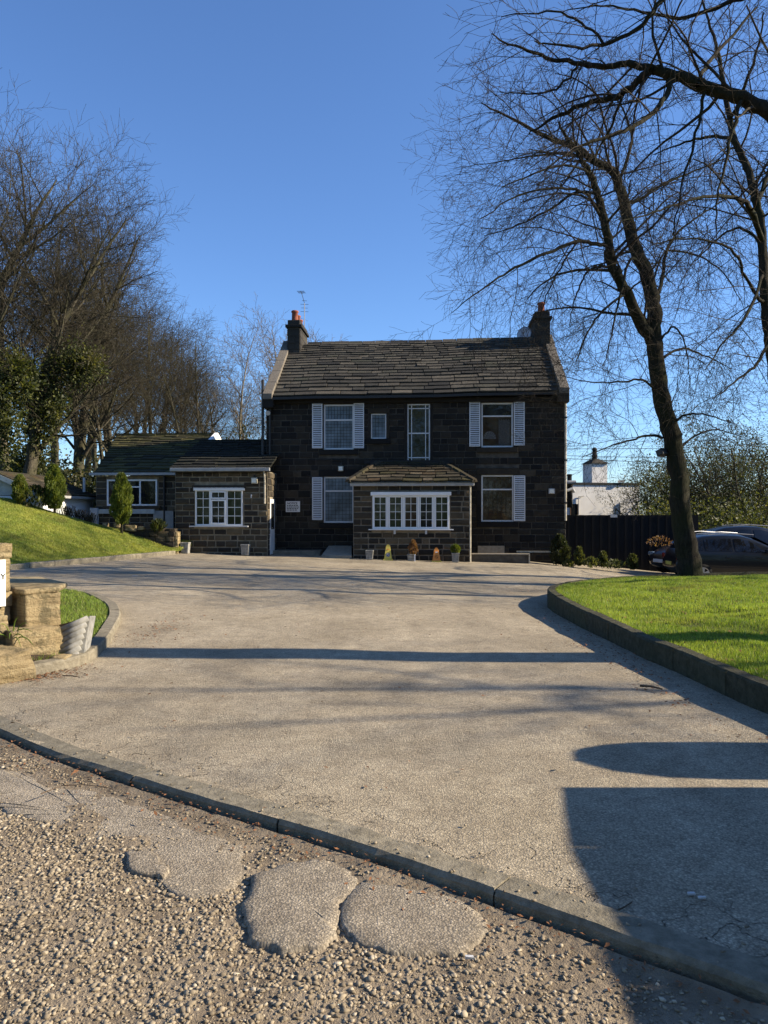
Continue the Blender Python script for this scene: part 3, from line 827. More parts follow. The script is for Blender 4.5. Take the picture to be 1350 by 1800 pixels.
def frame_rect(mb, u0, u1, z0, z1, y0, y1, w):
    mb.box(u0, u0+w, y0, y1, z0, z1); mb.box(u1-w, u1, y0, y1, z0, z1)
    mb.box(u0+w, u1-w, y0, y1, z0, z0+w); mb.box(u0+w, u1-w, y0, y1, z1-w, z1); return mb
def win(parent, u0, u1, z0, z1, v, rails=(), mull=(), pane='glass_dark', lead=(), fm='white_paint', fw=.055, label=None, rec=.05, sill=True, sillm='soot_stone', curtain=None, panes=None, bars=None):
    """window in the local frame. rails: z fractions, mull: u fractions; lead: list of (ua,ub,za,zb,nx,nz) fractions of lattice"""
    w = MB()
    # reveal back
    o = MB().box(u0-.03, u1+.03, v+.16, v+.2, z0-.03, z1+.03).build('window', M['lead_black'], parent)
    if label: o['label'] = label
    fr = MB(); frame_rect(fr, u0, u1, z0, z1, v+rec-.02, v+rec+.05, fw)
    uu = [0.0] + list(mull) + [1.0]; zz = [0.0] + list(rails) + [1.0]
    W_, H_ = u1-u0, z1-z0
    for r_ in rails: fr.box(u0+fw, u1-fw, v+rec-.015, v+rec+.045, z0+H_*r_-fw*.45, z0+H_*r_+fw*.45)
    for m_ in mull: fr.box(u0+W_*m_-fw*.5, u0+W_*m_+fw*.5, v+rec-.0175, v+rec+.048, z0+fw, z1-fw)
    fr.build('frame', M[fm], o, bevel=.004)
    k = 0
    for i in range(len(uu)-1):
        for j in range(len(zz)-1):
            pm = panes[k % len(panes)] if panes else pane
            mb = MB().box(u0+W_*uu[i]+.02, u0+W_*uu[i+1]-.02, v+rec+.012, v+rec+.018, z0+H_*zz[j]+.02, z0+H_*zz[j+1]-.02)
            mb.build('pane', M[pm], o); k += 1
    for (a, b, c, d, nx, nz) in lead:
        mb = MB(); A, B, C_, D_ = u0+W_*a, u0+W_*b, z0+H_*c, z0+H_*d; t = .006
        for i in range(1, nx): x = A+(B-A)*i/nx; mb.box(x-t, x+t, v+rec+.002, v+rec+.0105, C_, D_)
        for i in range(1, nz): z = C_+(D_-C_)*i/nz; mb.box(A, B, v+rec+.003, v+rec+.0115, z-t, z+t)
        mb.build('lead_lattice', M['lead_black'], o)
    if bars:
        for (a, b, c, d) in bars:
            mb = MB(); mb.box(u0+W_*a, u0+W_*b, v+rec-.012, v+rec+.0105, z0+H_*c, z0+H_*d); mb.build('glazing_bar', M[fm], o)
    if sill: MB().box(u0-.16, u1+.16, v-.085, v+.12, z0-.19, z0-.012).build('sill', M[sillm], o, bevel=.01)
    return o
def shutter(parent, u0, u1, z0, z1, v, n=23):
    fr = frame_rect(MB(), u0, u1, z0, z1, v-.055, v-.02, .035)
    s = fr.build('shutter', M['white_paint'], parent, bevel=.003)
    H_ = z1-z0-.07
    MB().box(u0+.03, u1-.03, v-.021, v-.012, z0+.03, z1-.03).build('backing', M['gutter_black'], s)
    me = MB().hexa([(-.5,-.012,-.30),(.5,-.012,-.30),(.5,.012,-.22),(-.5,.012,-.22),(-.5,-.006,.22),(.5,-.006,.22),(.5,.014,.30),(-.5,.014,.30)]).mesh('slat'); me.materials.append(M['white_paint'])
    for i in range(n):
        z = z0+.035+H_*(i+.5)/n
        link('slat', me, None, s, ((u0+u1)/2, v-.038, z), None, (u1-u0-.066, 1, H_/n))
    return s

house = empty('stone_house', HO, HA)
tag(house, 'two-storey dark stone house with stone slate roof, shuttered windows and a chimney at each end', 'house')
HW = 10.70
# window rectangles from the photo
def rect(x0, y0, x1, y1, v=0.0):
    a, d = PL(x0, y0, v); b, c = PL(x1, y1, v); return (a, b, c, d)
Wul = rect(569, 711, 622, 790); Wsm = rect(652, 727, 679, 771); Wst = rect(716, 710, 756, 814)
Wur = rect(846, 708, 902, 786); Wll = rect(569, 838, 622, 919); Wlr = rect(846, 835, 903, 917)
holes = [Wul, Wsm, Wst, Wur, Wll, Wlr]
e = .0
wall = wall_with_holes('front_wall', 0, HW, -.7, 5.66, 0, .3, holes, M['mortar_dark'], house)
def grow(h, l=.0, r=.0, b=.0, t=.0): return (h[0]-l, h[1]+r, h[2]-b, h[3]+t)
LT = .26
sh = [grow(h, .18, .18, .2, LT) if h is not Wsm else grow(h, .1, .1, .14, .2) for h in holes]
sh[2] = grow(Wst, .1, .1, .12, .2)
# stone heads above the openings
for h, (l, r_) in zip(holes, ((.18,.18),(.1,.1),(.1,.1),(.18,.18),(.18,.18),(.18,.18))):
    t = LT if h in (Wul, Wur, Wll, Wlr) else .2
    MB().box(h[0]-l+.01, h[1]+r_-.01, -.045, .1, h[3]+.012, h[3]+t-.012).build('lintel', M['soot_stone'], wall, bevel=.012)
for h in (Wul, Wur, Wll, Wlr):   # jambs
    for a, b in ((h[0]-.18, h[0]), (h[1], h[1]+.18)):
        zz = h[2]
        for k in range(3):
            z2 = zz + (h[3]-h[2])/3; MB().box(a+.006, b-.004 if a < h[0] else b-.006, -.03-.004*k, .1, zz+.006, z2-.006).build('jamb_stone', M['soot_stone'], wall, bevel=.01); zz = z2
for h in (Wsm, Wst):
    for a, b in ((h[0]-.1, h[0]), (h[1], h[1]+.1)):
        MB().box(a+.004, b-.002, -.03, .1, h[2]+.004, h[3]-.004).build('jamb_stone', M['soot_stone'], wall, bevel=.01)
# the part hidden behind the wing and the porch gets no stones
sh.append((-.1, .22, -1, 2.7)); sh.append((rect(625,0,826,0)[0], rect(625,0,826,0)[1]-.05, -1, 2.5))
st = courses(0, HW, -.45, 5.5, sh, .222, .40, 4)
stone_face(wall, st, 0, 'soot_stone', 5, 300, .022, .03)
MB().box(-.02, HW+.02, -.12, .25, 5.5, 5.665).build('eaves_course', M['soot_stone'], wall, bevel=.015)
# gutter along the eaves
RE_v, RE_z, SL = -.30, 5.70, .704; RR_v = 3.56
zoff = lambda u: .11*u/HW + .014*math.sin(u*.9) - .007*math.sin(u*2.3)
g = MB()
for i in range(12):
    a, b = i*HW/12, (i+1)*HW/12
    g.hexa([(a,RE_v-.08,5.60+zoff(a)*.9),(b,RE_v-.08,5.60+zoff(b)*.9),(b,RE_v+.04,5.60+zoff(b)*.9),(a,RE_v+.04,5.60+zoff(a)*.9),(a,RE_v-.08,5.69+zoff(a)*.9),(b,RE_v-.08,5.69+zoff(b)*.9),(b,RE_v+.04,5.69+zoff(b)*.9),(a,RE_v+.04,5.69+zoff(a)*.9)])
g.build('gutter', M['gutter_black'], house)
# side and back walls
def brickish(name, c1, c2, mo, sw=.42, shh=.22):
    t = NT(name); p = t.coord(False)
    sp = t.n('ShaderNodeSeparateXYZ'); t.l(p, sp.inputs[0]); cb = t.n('ShaderNodeCombineXYZ')
    t.l(t.math('ADD', sp.outputs[0], sp.outputs[1]), cb.inputs[0]); t.l(sp.outputs[2], cb.inputs[1])
    b = t.n('ShaderNodeTexBrick'); t.l(cb.outputs[0], b.inputs['Vector']); b.inputs['Scale'].default_value = 1
    b.inputs['Brick Width'].default_value = sw; b.inputs['Row Height'].default_value = shh; b.inputs['Mortar Size'].default_value = .012
    b.inputs['Color1'].default_value = (*c1, 1); b.inputs['Color2'].default_value = (*c2, 1); b.inputs['Mortar'].default_value = (*mo, 1)
    M[name] = t.fin(t.mix(t.ramp(t.noise(p, 6, 4), [(.3, .0), (.7, .5)]), b.outputs['Color'], (.02,.02,.018)), .95, t.bump(b.outputs['Fac'], .8, .02), .2)
    t.m.node_tree.nodes['Bump'].invert = True
brickish('side_stone', (.04,.035,.03), (.07,.06,.045), (.06,.055,.045))
ridge_z = RE_z + SL*(RR_v-RE_v)
for nm, a in (('gable_wall', -.0), ('gable_wall', HW-.3)):
    mb = MB(); pts = [(.3,-.7),(7.1,-.7),(7.1,5.6),(RR_v,ridge_z-.1),(.3,5.7+.3)]
    n = len(pts); mb.add([(a+.002,y,z) for y,z in pts]+[(a+.298,y,z) for y,z in pts], [tuple(range(n)), tuple(range(2*n-1,n-1,-1))]+[(i,n+i,n+(i+1)%n,(i+1)%n) for i in range(n)])
    mb.build(nm, M['side_stone'], house)
MB().box(.3, HW-.3, 6.8, 7.1, -.7, 5.6).build('back_wall', M['side_stone'], house)

# ---- windows of the main front
win(house, *Wul, 0, rails=(.655,), panes=['leaded_sky_blue','glass_obscure'], lead=[(.03,.97,.02,.63,9,9),(.05,.95,.68,.97,9,3)], label='upper left sash with leaded lower light')
win(house, *Wsm, 0, pane='leaded_sky_blue', lead=[(.06,.94,.04,.96,4,6)], fw=.04, label='small leaded window')
b = .012
Wb = [(.18,.22,.0,.995),(.80,.84,.0,.995),(.02,.98,.075,.09),(.02,.98,.50,.52),(.02,.98,.90,.915)]
win(house, *Wst, 0, pane='glass_dark', bars=[(.17,.205,.02,.98),(.785,.82,.02,.98),(.04,.165,.085,.102),(.21,.78,.085,.102),(.825,.96,.085,.102),(.04,.165,.495,.515),(.21,.78,.495,.515),(.825,.96,.495,.515),(.04,.165,.915,.93),(.21,.78,.915,.93),(.825,.96,.915,.93)], fw=.045, label='tall narrow stair window', sill=False)
win(house, *Wur, 0, rails=(.70,), panes=['glass_brown','glass_dark'], label='upper right sash')
win(house, *Wll, 0, rails=(.69,), panes=['glass_obscure','leaded_sky_blue'], lead=[(.03,.97,.02,.66,8,8),(.05,.95,.72,.97,8,3)], label='lower left sash, half hidden by the porch')
win(house, *Wlr, 0, rails=(.69,), panes=['glass_brown','glass_brown'], lead=[(.1,.9,.1,.6,6,5)], label='lower right sash')
# lamp and curtain seen in the upper right window
lamp_ = bpy.data.objects['window.003'] if 'window.003' in bpy.data.objects else house
cu = MB()
for i in range(14):
    u = Wur[0]+.62+i*.028; cu.box(u, u+.016, .0555, .0605, Wur[2]+.08, Wur[2]+1.0-.02*(i%3))
cu.build('curtain', M['lamp_curtain'], lamp_)
ld_ = MB(); lc_ = Wur[0]+.30
for i in range(9):
    a0_, a1_ = math.pi*i/9, math.pi*(i+1)/9; r0_, r1_ = .24, .24
    ld_.add([(lc_, .058, Wur[2]+.30), (lc_+.23*math.cos(a0_), .058, Wur[2]+.30+.28*math.sin(a0_)), (lc_+.23*math.cos(a1_+.0-.05), .058, Wur[2]+.30+.28*math.sin(a1_-.05))], [(0,1,2)])
ld_.build('table_lamp', M['lamp_curtain'], lamp_)
for (x0,y0,x1,y1) in ((549,710,567,788),(622,709,640,788),(825,706,844,785),(903,704,922,783),(549,839,567,914),(903,836,923,916)):
    a, bb, c, d = rect(x0,y0,x1,y1); shutter(house, a, bb, c, d, 0)

# ---- roof
def slate_mesh(seed, mt):
    rr = random.Random(seed); V = []
    n = 4
    low = [(-.5+i/n, rr.uniform(-.02,.025)) for i in range(n+1)]
    for x, y in low: V.append((x*.99, y, 0))
    V += [(.5,1,0),(-.5,1,0)]
    for x, y in low: V.append((x*.985, y+.01, 1+rr.uniform(-.15,.15)))
    V += [(.49,1,.6),(-.49,1,.6)]
    m = n+3; Fs = [tuple(range(m-1,-1,-1)), tuple(range(m,2*m))] + [(i,(i+1)%m,m+(i+1)%m,m+i) for i in range(m)]
    me = bpy.data.meshes.new('slate'); me.from_pydata(V, [], Fs); me.materials.append(M[mt]); me.update(); return me
SLT = {}
def slates(mt):
    if mt not in SLT: SLT[mt] = [slate_mesh(i*5+2, mt) for i in range(6)]
    return SLT[mt]
def slate_roof(roof, uL, uR, ve, ze, vr, zr, zo, rows, wid, mt, seed, cap=300, thick=.055, clip=None):
    """front slope; uL,uR functions of f in 0..1 up the slope"""
    rr = random.Random(seed); sl = slates(mt); items = []
    g = [1.25 - .55*(i/(rows-1)) for i in range(rows)]; tot = sum(g); acc = 0
    ln = math.hypot(vr-ve, zr-ze); pitch = math.atan2(zr-ze, vr-ve)
    for i in range(rows):
        f0 = acc/tot; acc += g[i]; gl = ln*g[i]/tot
        a, b = uL(f0), uR(f0); x = a - rr.uniform(0, .2)
        first = True
        while x < b-.02:
            L = wid*(1.15-.4*f0)*rr.uniform(.6, 1.6)
            xa, xb = max(x, a), min(x+L, b)
            if b - xb < .12: xb = b; x = b
            if xb-xa > .05:
                xm = (xa+xb)/2; vv = ve + (vr-ve)*f0; z = ze + (zr-ze)*f0 + zo(xm)
                t = thick*rr.uniform(.75, 1.3)
                slope_u = (zo(xb)-zo(xa))/(xb-xa)
                items.append((rr.choice(sl), (xm, vv+rr.uniform(-.008,.008), z+rr.uniform(.02,.03)), (pitch-.085+rr.uniform(-.008,.008), -math.atan(slope_u)+rr.uniform(-.004,.004), 0), (xb-xa-.016, gl*1.14, t)))
            x += L
    order = sorted(range(len(items)), key=lambda i: -(items[i][3][0]*items[i][3][1]))
    for i in order[:cap]: link('slate', items[i][0], None, roof, items[i][1], items[i][2], items[i][3])
    rest = [(items[i][0], Matrix.LocRotScale(Vector(items[i][1]), __import__('mathutils').Euler(items[i][2]), Vector(items[i][3]))) for i in order[cap:]]
    if rest: merge_inst('small_slates', rest, M[mt], roof)
mb = MB(); N = 12
for i in range(N):
    a, b = .05+(HW-.1)*i/N, .05+(HW-.1)*(i+1)/N; za, zb = zoff(a), zoff(b)
    mb.add([(a,RE_v,RE_z+za-.02),(b,RE_v,RE_z+zb-.02),(b,RR_v,ridge_z+zb-.02),(a,RR_v,ridge_z+za-.02),(a,7.4,RE_z+za-.02),(b,7.4,RE_z+zb-.02)], [(0,1,2,3),(3,2,5,4)])
roof = mb.build('roof', M['slate_stone'], house)
slate_roof(roof, lambda f: .30, lambda f: HW-.30, RE_v, RE_z, RR_v-.1, ridge_z-.07, zoff, 19, .62, 'slate_stone', 3, 300, .045)
# ridge stones
rr = random.Random(4); u = .95
while u < HW-.9:
    L = rr.uniform(.5,.75); z = ridge_z + zoff(u+L/2)
    MB().add([(u+.006,RR_v-.17,z-.08),(u+L-.006,RR_v-.17,z-.08),(u+L-.006,RR_v,z+.075),(u+.006,RR_v,z+.075),(u+.006,RR_v+.17,z-.08),(u+L-.006,RR_v+.17,z-.08)], [(0,1,2,3),(3,2,5,4),(0,3,4),(1,5,2),(0,4,5,1)]).build('ridge_stone', M['slate_stone'], roof)
    u += L
# gable copings
def coping(uc, w, seed):
    rr = random.Random(seed); n = 5; zo_ = zoff(uc)
    for i in range(n):
        f0, f1 = i/n, (i+1)/n; va, vb = -.42+(RR_v+.35)*f0+.01, -.42+(RR_v+.35)*f1-.01
        za, zb = RE_z+SL*(va-RE_v)+zo_, RE_z+SL*(vb-RE_v)+zo_; t = .20; j = rr.uniform(-.01,.01)
        MB().hexa([(uc-w/2+j,va,za),(uc+w/2+j,va,za),(uc+w/2+j,vb,zb),(uc-w/2+j,vb,zb),(uc-w/2+j,va,za+t),(uc+w/2+j,va,za+t),(uc+w/2+j,vb,zb+t),(uc-w/2+j,vb,zb+t)]).build('coping_stone', M['coping_stone'], roof, bevel=.012)
    MB().box(uc-w/2-.02, uc+w/2+.02, -.36, .1, 5.32+zo_, 5.66+zo_).build('kneeler', M['soot_stone'], roof, bevel=.02)
coping(.13, .34, 1); coping(HW-.13, .34, 2)

# ---- chimneys
def chimney(uc, w, v0, v1, ztop, pots, lbl, seed):
    z0 = RE_z + SL*(v0-RE_v) - .35
    c = MB().box(uc-w/2, uc+w/2, v0, v1, z0, ztop-.22).build('chimney', M['mortar_dark'], roof); c['label'] = lbl
    rr = random.Random(seed); z = z0+.02
    while z < ztop-.3:
        h = rr.uniform(.24,.32); z2 = min(z+h, ztop-.24)
        for (a, b) in ((uc-w/2, uc-w/2+w*rr.choice((.4,.6,1))),):
            cuts = [uc-w/2, b, uc+w/2] if b < uc+w/2-.05 else [uc-w/2, uc+w/2]
            for p, q in zip(cuts[:-1], cuts[1:]): MB().box(p+.006, q-.006, v0-.022, v0+.01, z+.007, z2-.007).build('stone', M['chimney_stone'], c, bevel=.006)
        for sx in (-1, 1):
            x = v0; 
            while x < v1-.02:
                L = rr.uniform(.35,.6); e_ = min(v1, x+L); e_ = v1 if v1-e_ < .2 else e_
                xx = uc+sx*w/2
                MB().box(min(xx, xx+sx*.02)+(0 if sx>0 else 0), max(xx, xx+sx*.02), x+.006, e_-.006, z+.007, z2-.007).build('stone', M['chimney_stone'], c)
                x = e_
        z = z2
    MB().box(uc-w/2-.09, uc+w/2+.09, v0-.09, v1+.09, ztop-.30, ztop-.20).build('chimney_band', M['chimney_stone'], c, bevel=.01)
    MB().box(uc-w/2-.01, uc+w/2+.01, v0-.02, v1+.01, ztop-.2, ztop).build('chimney_cap', M['chimney_stone'], c, bevel=.03)
    for (pv, r_, h_) in pots:
        MB().lathe([(r_*1.0,0),(r_*.92,h_*.15),(r_*.85,h_*.8),(r_*1.05,h_*.84),(r_*1.05,h_*.95),(r_*.9,h_),(r_*.7,h_),(r_*.7,h_*.6)], (uc, pv, ztop), 14).build('chimney_pot', M['terracotta'], c, smooth=True)
    return c
uL_, _ = PL(516.5, 600, 2.75); _, zt = PL(516, 563, 2.75)
chimney(uL_, .48, 2.75, 4.5, zt+.02, [(3.0,.14,.42),(3.6,.13,.38),(4.15,.13,.34)], 'left chimney with red pots', 1)
uR_, _ = PL(953.5, 600, 2.75); _, zt2 = PL(953, 547, 2.75)
cR = chimney(uR_, .56, 2.75, 4.5, zt2, [(3.1,.15,.42)], 'right chimney with a single pot', 2)
# aerial strapped to the left chimney
ae = MB(); ua, va = uL_+.22, 4.0
z0, z1 = zt-.6, PL(531, 533, 4.0)[1]
ae.cyl((ua,va,z0),(ua,va,z1),.02,.02,6)
ao = ae.build('aerial', M['steel_grey'], None, None, None); ao.parent = house; ao['label'] = 'television aerial on a mast'
am = MB(); am.cyl((ua,va,z1),(ua-.13,va,z1+.45),.012,.012,6)
for k, (zz, hw) in enumerate(((-.35,.16),(-.2,.13),(-.05,.16),(.1,.1))): am.cyl((ua-hw,va-.03,z1+zz),(ua+hw,va+.03,z1+zz),.008,.008,5)
am.build('dipole', M['gutter_black'], ao)
ay = MB(); ay.cyl((ua-.13,va-.3,z1+.42),(ua-.13,va+.25,z1+.47),.010,.010,5)
for k in range(5): ay.cyl((ua-.28,va-.25+k*.11,z1+.43+.01*k),(ua+.02,va-.25+k*.11,z1+.43+.01*k),.006,.006,5)
ay.build('yagi', M['gutter_black'], ao)
# satellite dish behind the ridge by the right chimney
ud, zd = PL(923, 588, 3.75)
di = MB(); prof = [(.02,.0),(.12,.012),(.22,.04),(.30,.085),(.31,.09),(.22,.05),(.02,.012)]
di.lathe(prof, (0,0,0), 24); dob = di.build('satellite_dish', M['dish_grey'], house, (ud, 3.8, zd), (R(78), 0, R(-25)), smooth=True); dob['label'] = 'grey satellite dish by the right chimney'
MB().cyl((0,0,0),(0,-.35,-.3),.015,.015,6).build('dish_arm', M['steel_grey'], dob)
MB().cyl((ud+.05,3.8,zd-.05),(ud+.25,3.7,ridge_z-.1),.025,.025,6).build('dish_bracket', M['gutter_black'], house)

# ---- fittings on the front
def lampbox(parent, px, py, wpx, hpx, v, mt='lamp_box', name='wall_light', lbl=None):
    u, z = PL(px, py, v); w, h = wpx*.0203, hpx*.0203
    o = MB().box(u-w/2, u+w/2, v-.13, v-.03, z-h/2, z+h/2).build(name, M[mt], parent, bevel=.012)
    if lbl: o['label'] = lbl
    MB().box(u-w*.35, u+w*.35, v-.142, v-.128, z-h*.35, z+h*.35).build('lens', M['sign_cream'], o)
    MB().box(u-.03, u+.03, v-.05, v+.01, z+h/2-.01, z+h/2+.10).build('bracket', M['gutter_black'], o)
lampbox(house, 599.5, 824, 9, 9, 0, lbl='square flood light above the lower left window')
lampbox(house, 969, 863.5, 10, 9, 0, mt='plate_white', lbl='square flood light near the right corner')
MB().cyl((PL(473,725)[0], -.1, PL(473,725)[1]), (PL(473,725)[0], -.2, PL(473,725)[1]-.05), .07, .09, 10).build('spotlight', M['plate_white'], house)
# cables
for (pp) in ([(540,809),(600,809),(601,815)], [(540,835),(547,837),(549,850)]):
    MB().tube([(PL(x,y)[0], -.04, PL(x,y)[1]) for x,y in pp], .009, 5).build('cable', M['gutter_black'], house)
# notice plate
ns = rect(503, 881, 528, 900)
no = MB().box(ns[0], ns[1], -.075, -.06, ns[2], ns[3]).build('notice_plate', M['sign_white'], house, bevel=.004); no['label'] = 'white notice plate headed NOTICE'
def text(s, size, loc, mt, parent, rot=(R(90),0,0), name='lettering', ext=.002, bold=.0):
    cu = bpy.data.curves.new(name, 'FONT'); cu.body = s; cu.size = size; cu.extrude = ext; cu.align_x = 'CENTER'; cu.align_y = 'CENTER'; cu.offset = bold
    tmp = bpy.data.objects.new(name, cu); COL.objects.link(tmp); bpy.context.view_layer.update()
    me = bpy.data.meshes.new_from_object(tmp.evaluated_get(bpy.context.evaluated_depsgraph_get())); bpy.data.objects.remove(tmp)
    me.materials.clear(); o = link(name, me, M[mt], parent, loc, rot); return o
nu = (ns[0]+ns[1])/2; nh = ns[3]-ns[2]
text('NOTICE', .10, (nu-.02, -.078, ns[3]-nh*.21), 'ink', no, bold=.002)
rr = random.Random(3); ln_ = MB()
for k in range(4):      # small print too fine to read
    z = ns[3]-nh*(.40+.14*k); u = ns[0]+.045
    while u < ns[1]-.06-(.06 if k == 3 else 0):
        w = rr.uniform(.04,.09); w = min(w, ns[1]-.04-u); ln_.box(u, u+w, -.0775, -.0755, z-.014, z+.014); u += w+.02
ln_.build('small_print', M['ink'], no)
# downpipes
MB().cyl((HW-.03,-.09,5.5),(HW-.03,-.09,PL(992,915)[1]),.04,.04,8).build('downpipe', M['downpipe_pale'], house)
for z in (1.9, 3.4, 4.9): MB().box(HW-.09, HW+.03, -.15, -.02, z, z+.05).build('pipe_bracket', M['gutter_black'], house)
MB().tube([(HW+.02,-.05,2.35),(HW+.22,.0,2.42),(HW+.3,.05,2.3)],.05,8).build('overflow_pipe', M['gutter_white'], house)
MB().cyl((-.10,-.12,-.3),(-.10,-.12,PL(465,668)[1]),.05,.05,8).build('soil_pipe', M['gutter_black'], house)
MB().cyl((.16,-.12,2.9),(.16,-.12,5.6),.04,.04,8).build('downpipe', M['gutter_black'], house)
# plinth and light well at the right foot: rail and low wall
a = PL(840, 962, -.12); b_ = PL(887, 972, -.12)
MB().box(a[0], b_[0], -.07, .0, gz(a[0],0)+.1, a[1]+.05).build('plinth_patch', M['concrete_pale'], house)

# ---- porch (bay) ------------------------------------------------
PV = -1.55
porch = empty('bay_porch', L2W(0,0,0), HA); porch.location = HO
tag(porch, 'projecting stone bay of the house with a long white window and mossy hipped slate roof', 'porch')
pu0, _ = PL(621, 900, PV); pu1, _ = PL(827, 900, PV)
pw = rect(655, 866, 790, 930, PV)
zt_ = PL(720, 851, PV)[1]
pwall = wall_with_holes('front_wall', pu0, pu1, -.5, zt_, PV, .28, [pw], M['mortar_pale'], porch)
pst = courses(pu0, pu1, -.3, zt_-.02, [grow(pw, .02, .02, .05, .06)], .205, .38, 11)
stone_face(pwall, pst, PV, 'porch_stone', 12, 300, .03, .045)
for k, x in enumerate((pu0, pu1-.28)):
    MB().box(x+.001, x+.279, PV+.28, -.04, -.5, zt_).build('side_wall', M['side_stone'], porch)
bars = []
# five lights, each 2 x 4 panes with its own casement
o = win(porch, pw[0], pw[1], pw[2], pw[3]-.09, PV-.02, mull=(.2,.4,.6,.8), panes=['glass_green','glass_green','glass_brown','glass_dark','glass_green'], fm='upvc', fw=.055, rec=-.02, sill=False, label='five-light white window with small square panes',
    bars=[(i*.2+.1-.0028, i*.2+.1+.0028, .05, .95) for i in range(5)] + [(i*.2+.022, i*.2+.178, z-.006, z+.006) for i in range(5) for z in (.275,.51,.745)])
cs = MB()
for i in range(5):
    W_ = pw[1]-pw[0]; frame_rect(cs, pw[0]+W_*(i*.2)+.035, pw[0]+W_*(i*.2+.2)-.035, pw[2]+.035, pw[3]-.125, PV-.075, PV-.035, .035)
cs.build('casement', M['upvc'], o, bevel=.003)
MB().box(pw[0]-.06, pw[1]+.06, PV-.13, PV-.0, pw[3]-.10, pw[3]+.02).build('canopy', M['upvc'], porch, bevel=.012)
MB().box(pw[0]-.13, pw[1]+.13, PV-.16, PV-.0, pw[2]-.035, pw[2]-.002).build('sill', M['upvc'], porch, bevel=.006)
for px in (694, 749): u = PL(px, 935, PV)[0]; MB().box(u-.035, u+.035, PV-.12, PV-.03, pw[2]-.17, pw[2]-.036).build('corbel', M['plate_white'], porch, bevel=.006)
MB().box(pu0-.1, pu1+.12, PV-.19, PV-.07, zt_-.07, zt_+.07).build('gutter', M['gutter_white'], porch, bevel=.02)
MB().cyl((pu1-.01, PV-.07, zt_), (pu1-.01, PV-.07, -.2), .03, .03, 8).build('downpipe', M['downpipe_pale'], porch)
ze, zr = zt_+.08, PL(720, 812, -.02)[1]; ve = PV-.22
hipL, hipR = .75, .95
pr = MB().add([(pu0-.18,ve,ze-.04),(pu1+.15,ve,ze-.04),(pu1-hipR,-.06,zr-.04),(pu0+hipL,-.06,zr-.04),(pu0-.18,-.06,ze-.04),(pu1+.15,-.06,ze-.04)], [(0,1,2,3),(0,3,4),(1,5,2),(0,4,5,1)]).build('roof', M['moss_slate'], porch)
slate_roof(pr, lambda f: pu0-.18+(hipL+.18)*f, lambda f: pu1+.15-(hipR+.15)*f, ve, ze-.02, -.07, zr-.02, lambda u: .012*math.sin(u*3), 8, .48, 'rust_slate', 21, 300, .04)
# hip stones
for (p, q) in (((pu0-.18,ve,ze),(pu0+hipL,-.08,zr)), ((pu1+.15,ve,ze),(pu1-hipR,-.08,zr))):
    p, q = Vector(p), Vector(q)
    for i in range(5):
        a, b_ = p.lerp(q, i/5+.01), p.lerp(q, (i+1)/5-.01); s_ = Vector((0,0,.035)); t_ = (q-p).cross(Vector((0,0,1))).normalized()*.11
        MB().hexa([a-t_-s_*.6, a+t_-s_*.6, b_+t_-s_*.6, b_-t_-s_*.6, a-t_*.7+s_*2, a+t_*.7+s_*2, b_+t_*.7+s_*2, b_-t_*.7+s_*2]).build('hip_stone', M['rust_slate'], pr)
MB().box(pu0+.25, pu1-.55, -.10, -.03, zr-.06, zr+.06).build('flashing', M['lead_black'], porch)
MB().tube([(PL(797,822,-.3)[0],-.3,PL(797,822,-.3)[1]),(PL(815,832,-.8)[0],-.8,PL(815,832,-.8)[1]),(PL(833,843,-1.2)[0],-1.2,PL(833,843,-1.2)[1])],.012,6).build('cable', M['downpipe_pale'], porch)
lu, lz = PL(806, 866, PV); MB().box(lu-.04,lu+.04,PV-.14,PV-.04,lz-.06,lz+.08).build('wall_light', M['gutter_black'], porch, bevel=.01)

# ---- left single-storey wing --------------------------------------
WV = -1.48
wing = empty('side_wing', HO, HA)
tag(wing, 'low single-storey stone wing left of the house under a mossy slate roof, darkened in front for shade', 'building')
wu0, _ = PL(308, 900, WV); wu1, _ = PL(470.5, 900, WV)
ww = rect(344, 861, 427, 924, WV); wz = PL(400, 829, WV)[1]
fw_ = wall_with_holes('front_wall', wu0, wu1, -.5, wz, WV, .3, [ww], M['mortar_wing'], wing)
wst = courses(wu0, wu1, -.2, wz-.02, [grow(ww, .03, .03, .03, .16)], .20, .37, 31)
stone_face(fw_, wst, WV, 'wing_stone', 32, 250, .03, .045)
MB().box(ww[0]-.12, ww[1]+.12, WV-.05, WV+.1, ww[3]+.01, ww[3]+.155).build('lintel', M['wing_stone'], fw_, bevel=.01)
# return wall towards the main house, with the door
rw = MB().box(wu1-.3, wu1-.001, WV+.3, -.04, -.5, wz).build('return_wall', M['mortar_wing'], wing)
rst = courses(WV+.02, -.05, -.2, wz-.02, [(WV+.25, WV+1.1, -.5, 2.1)], .20, .34, 33)
stone_face(rw, rst, wu1, 'wing_stone', 34, 60, .035, .022, side='+x')
dr = MB().box(wu1-.02, wu1+.03, WV+.3, WV+1.05, .12, 2.05).build('door', M['upvc'], wing, bevel=.006)
MB().box(wu1+.031, wu1+.036, WV+.42, WV+.93, 1.0, 1.9).build('pane', M['glass_dark'], dr)
MB().cyl((wu1+.07,WV+.4,1.05),(wu1+.07,WV+.5,1.05),.012,.012,6).build('handle', M['steel_grey'], dr)
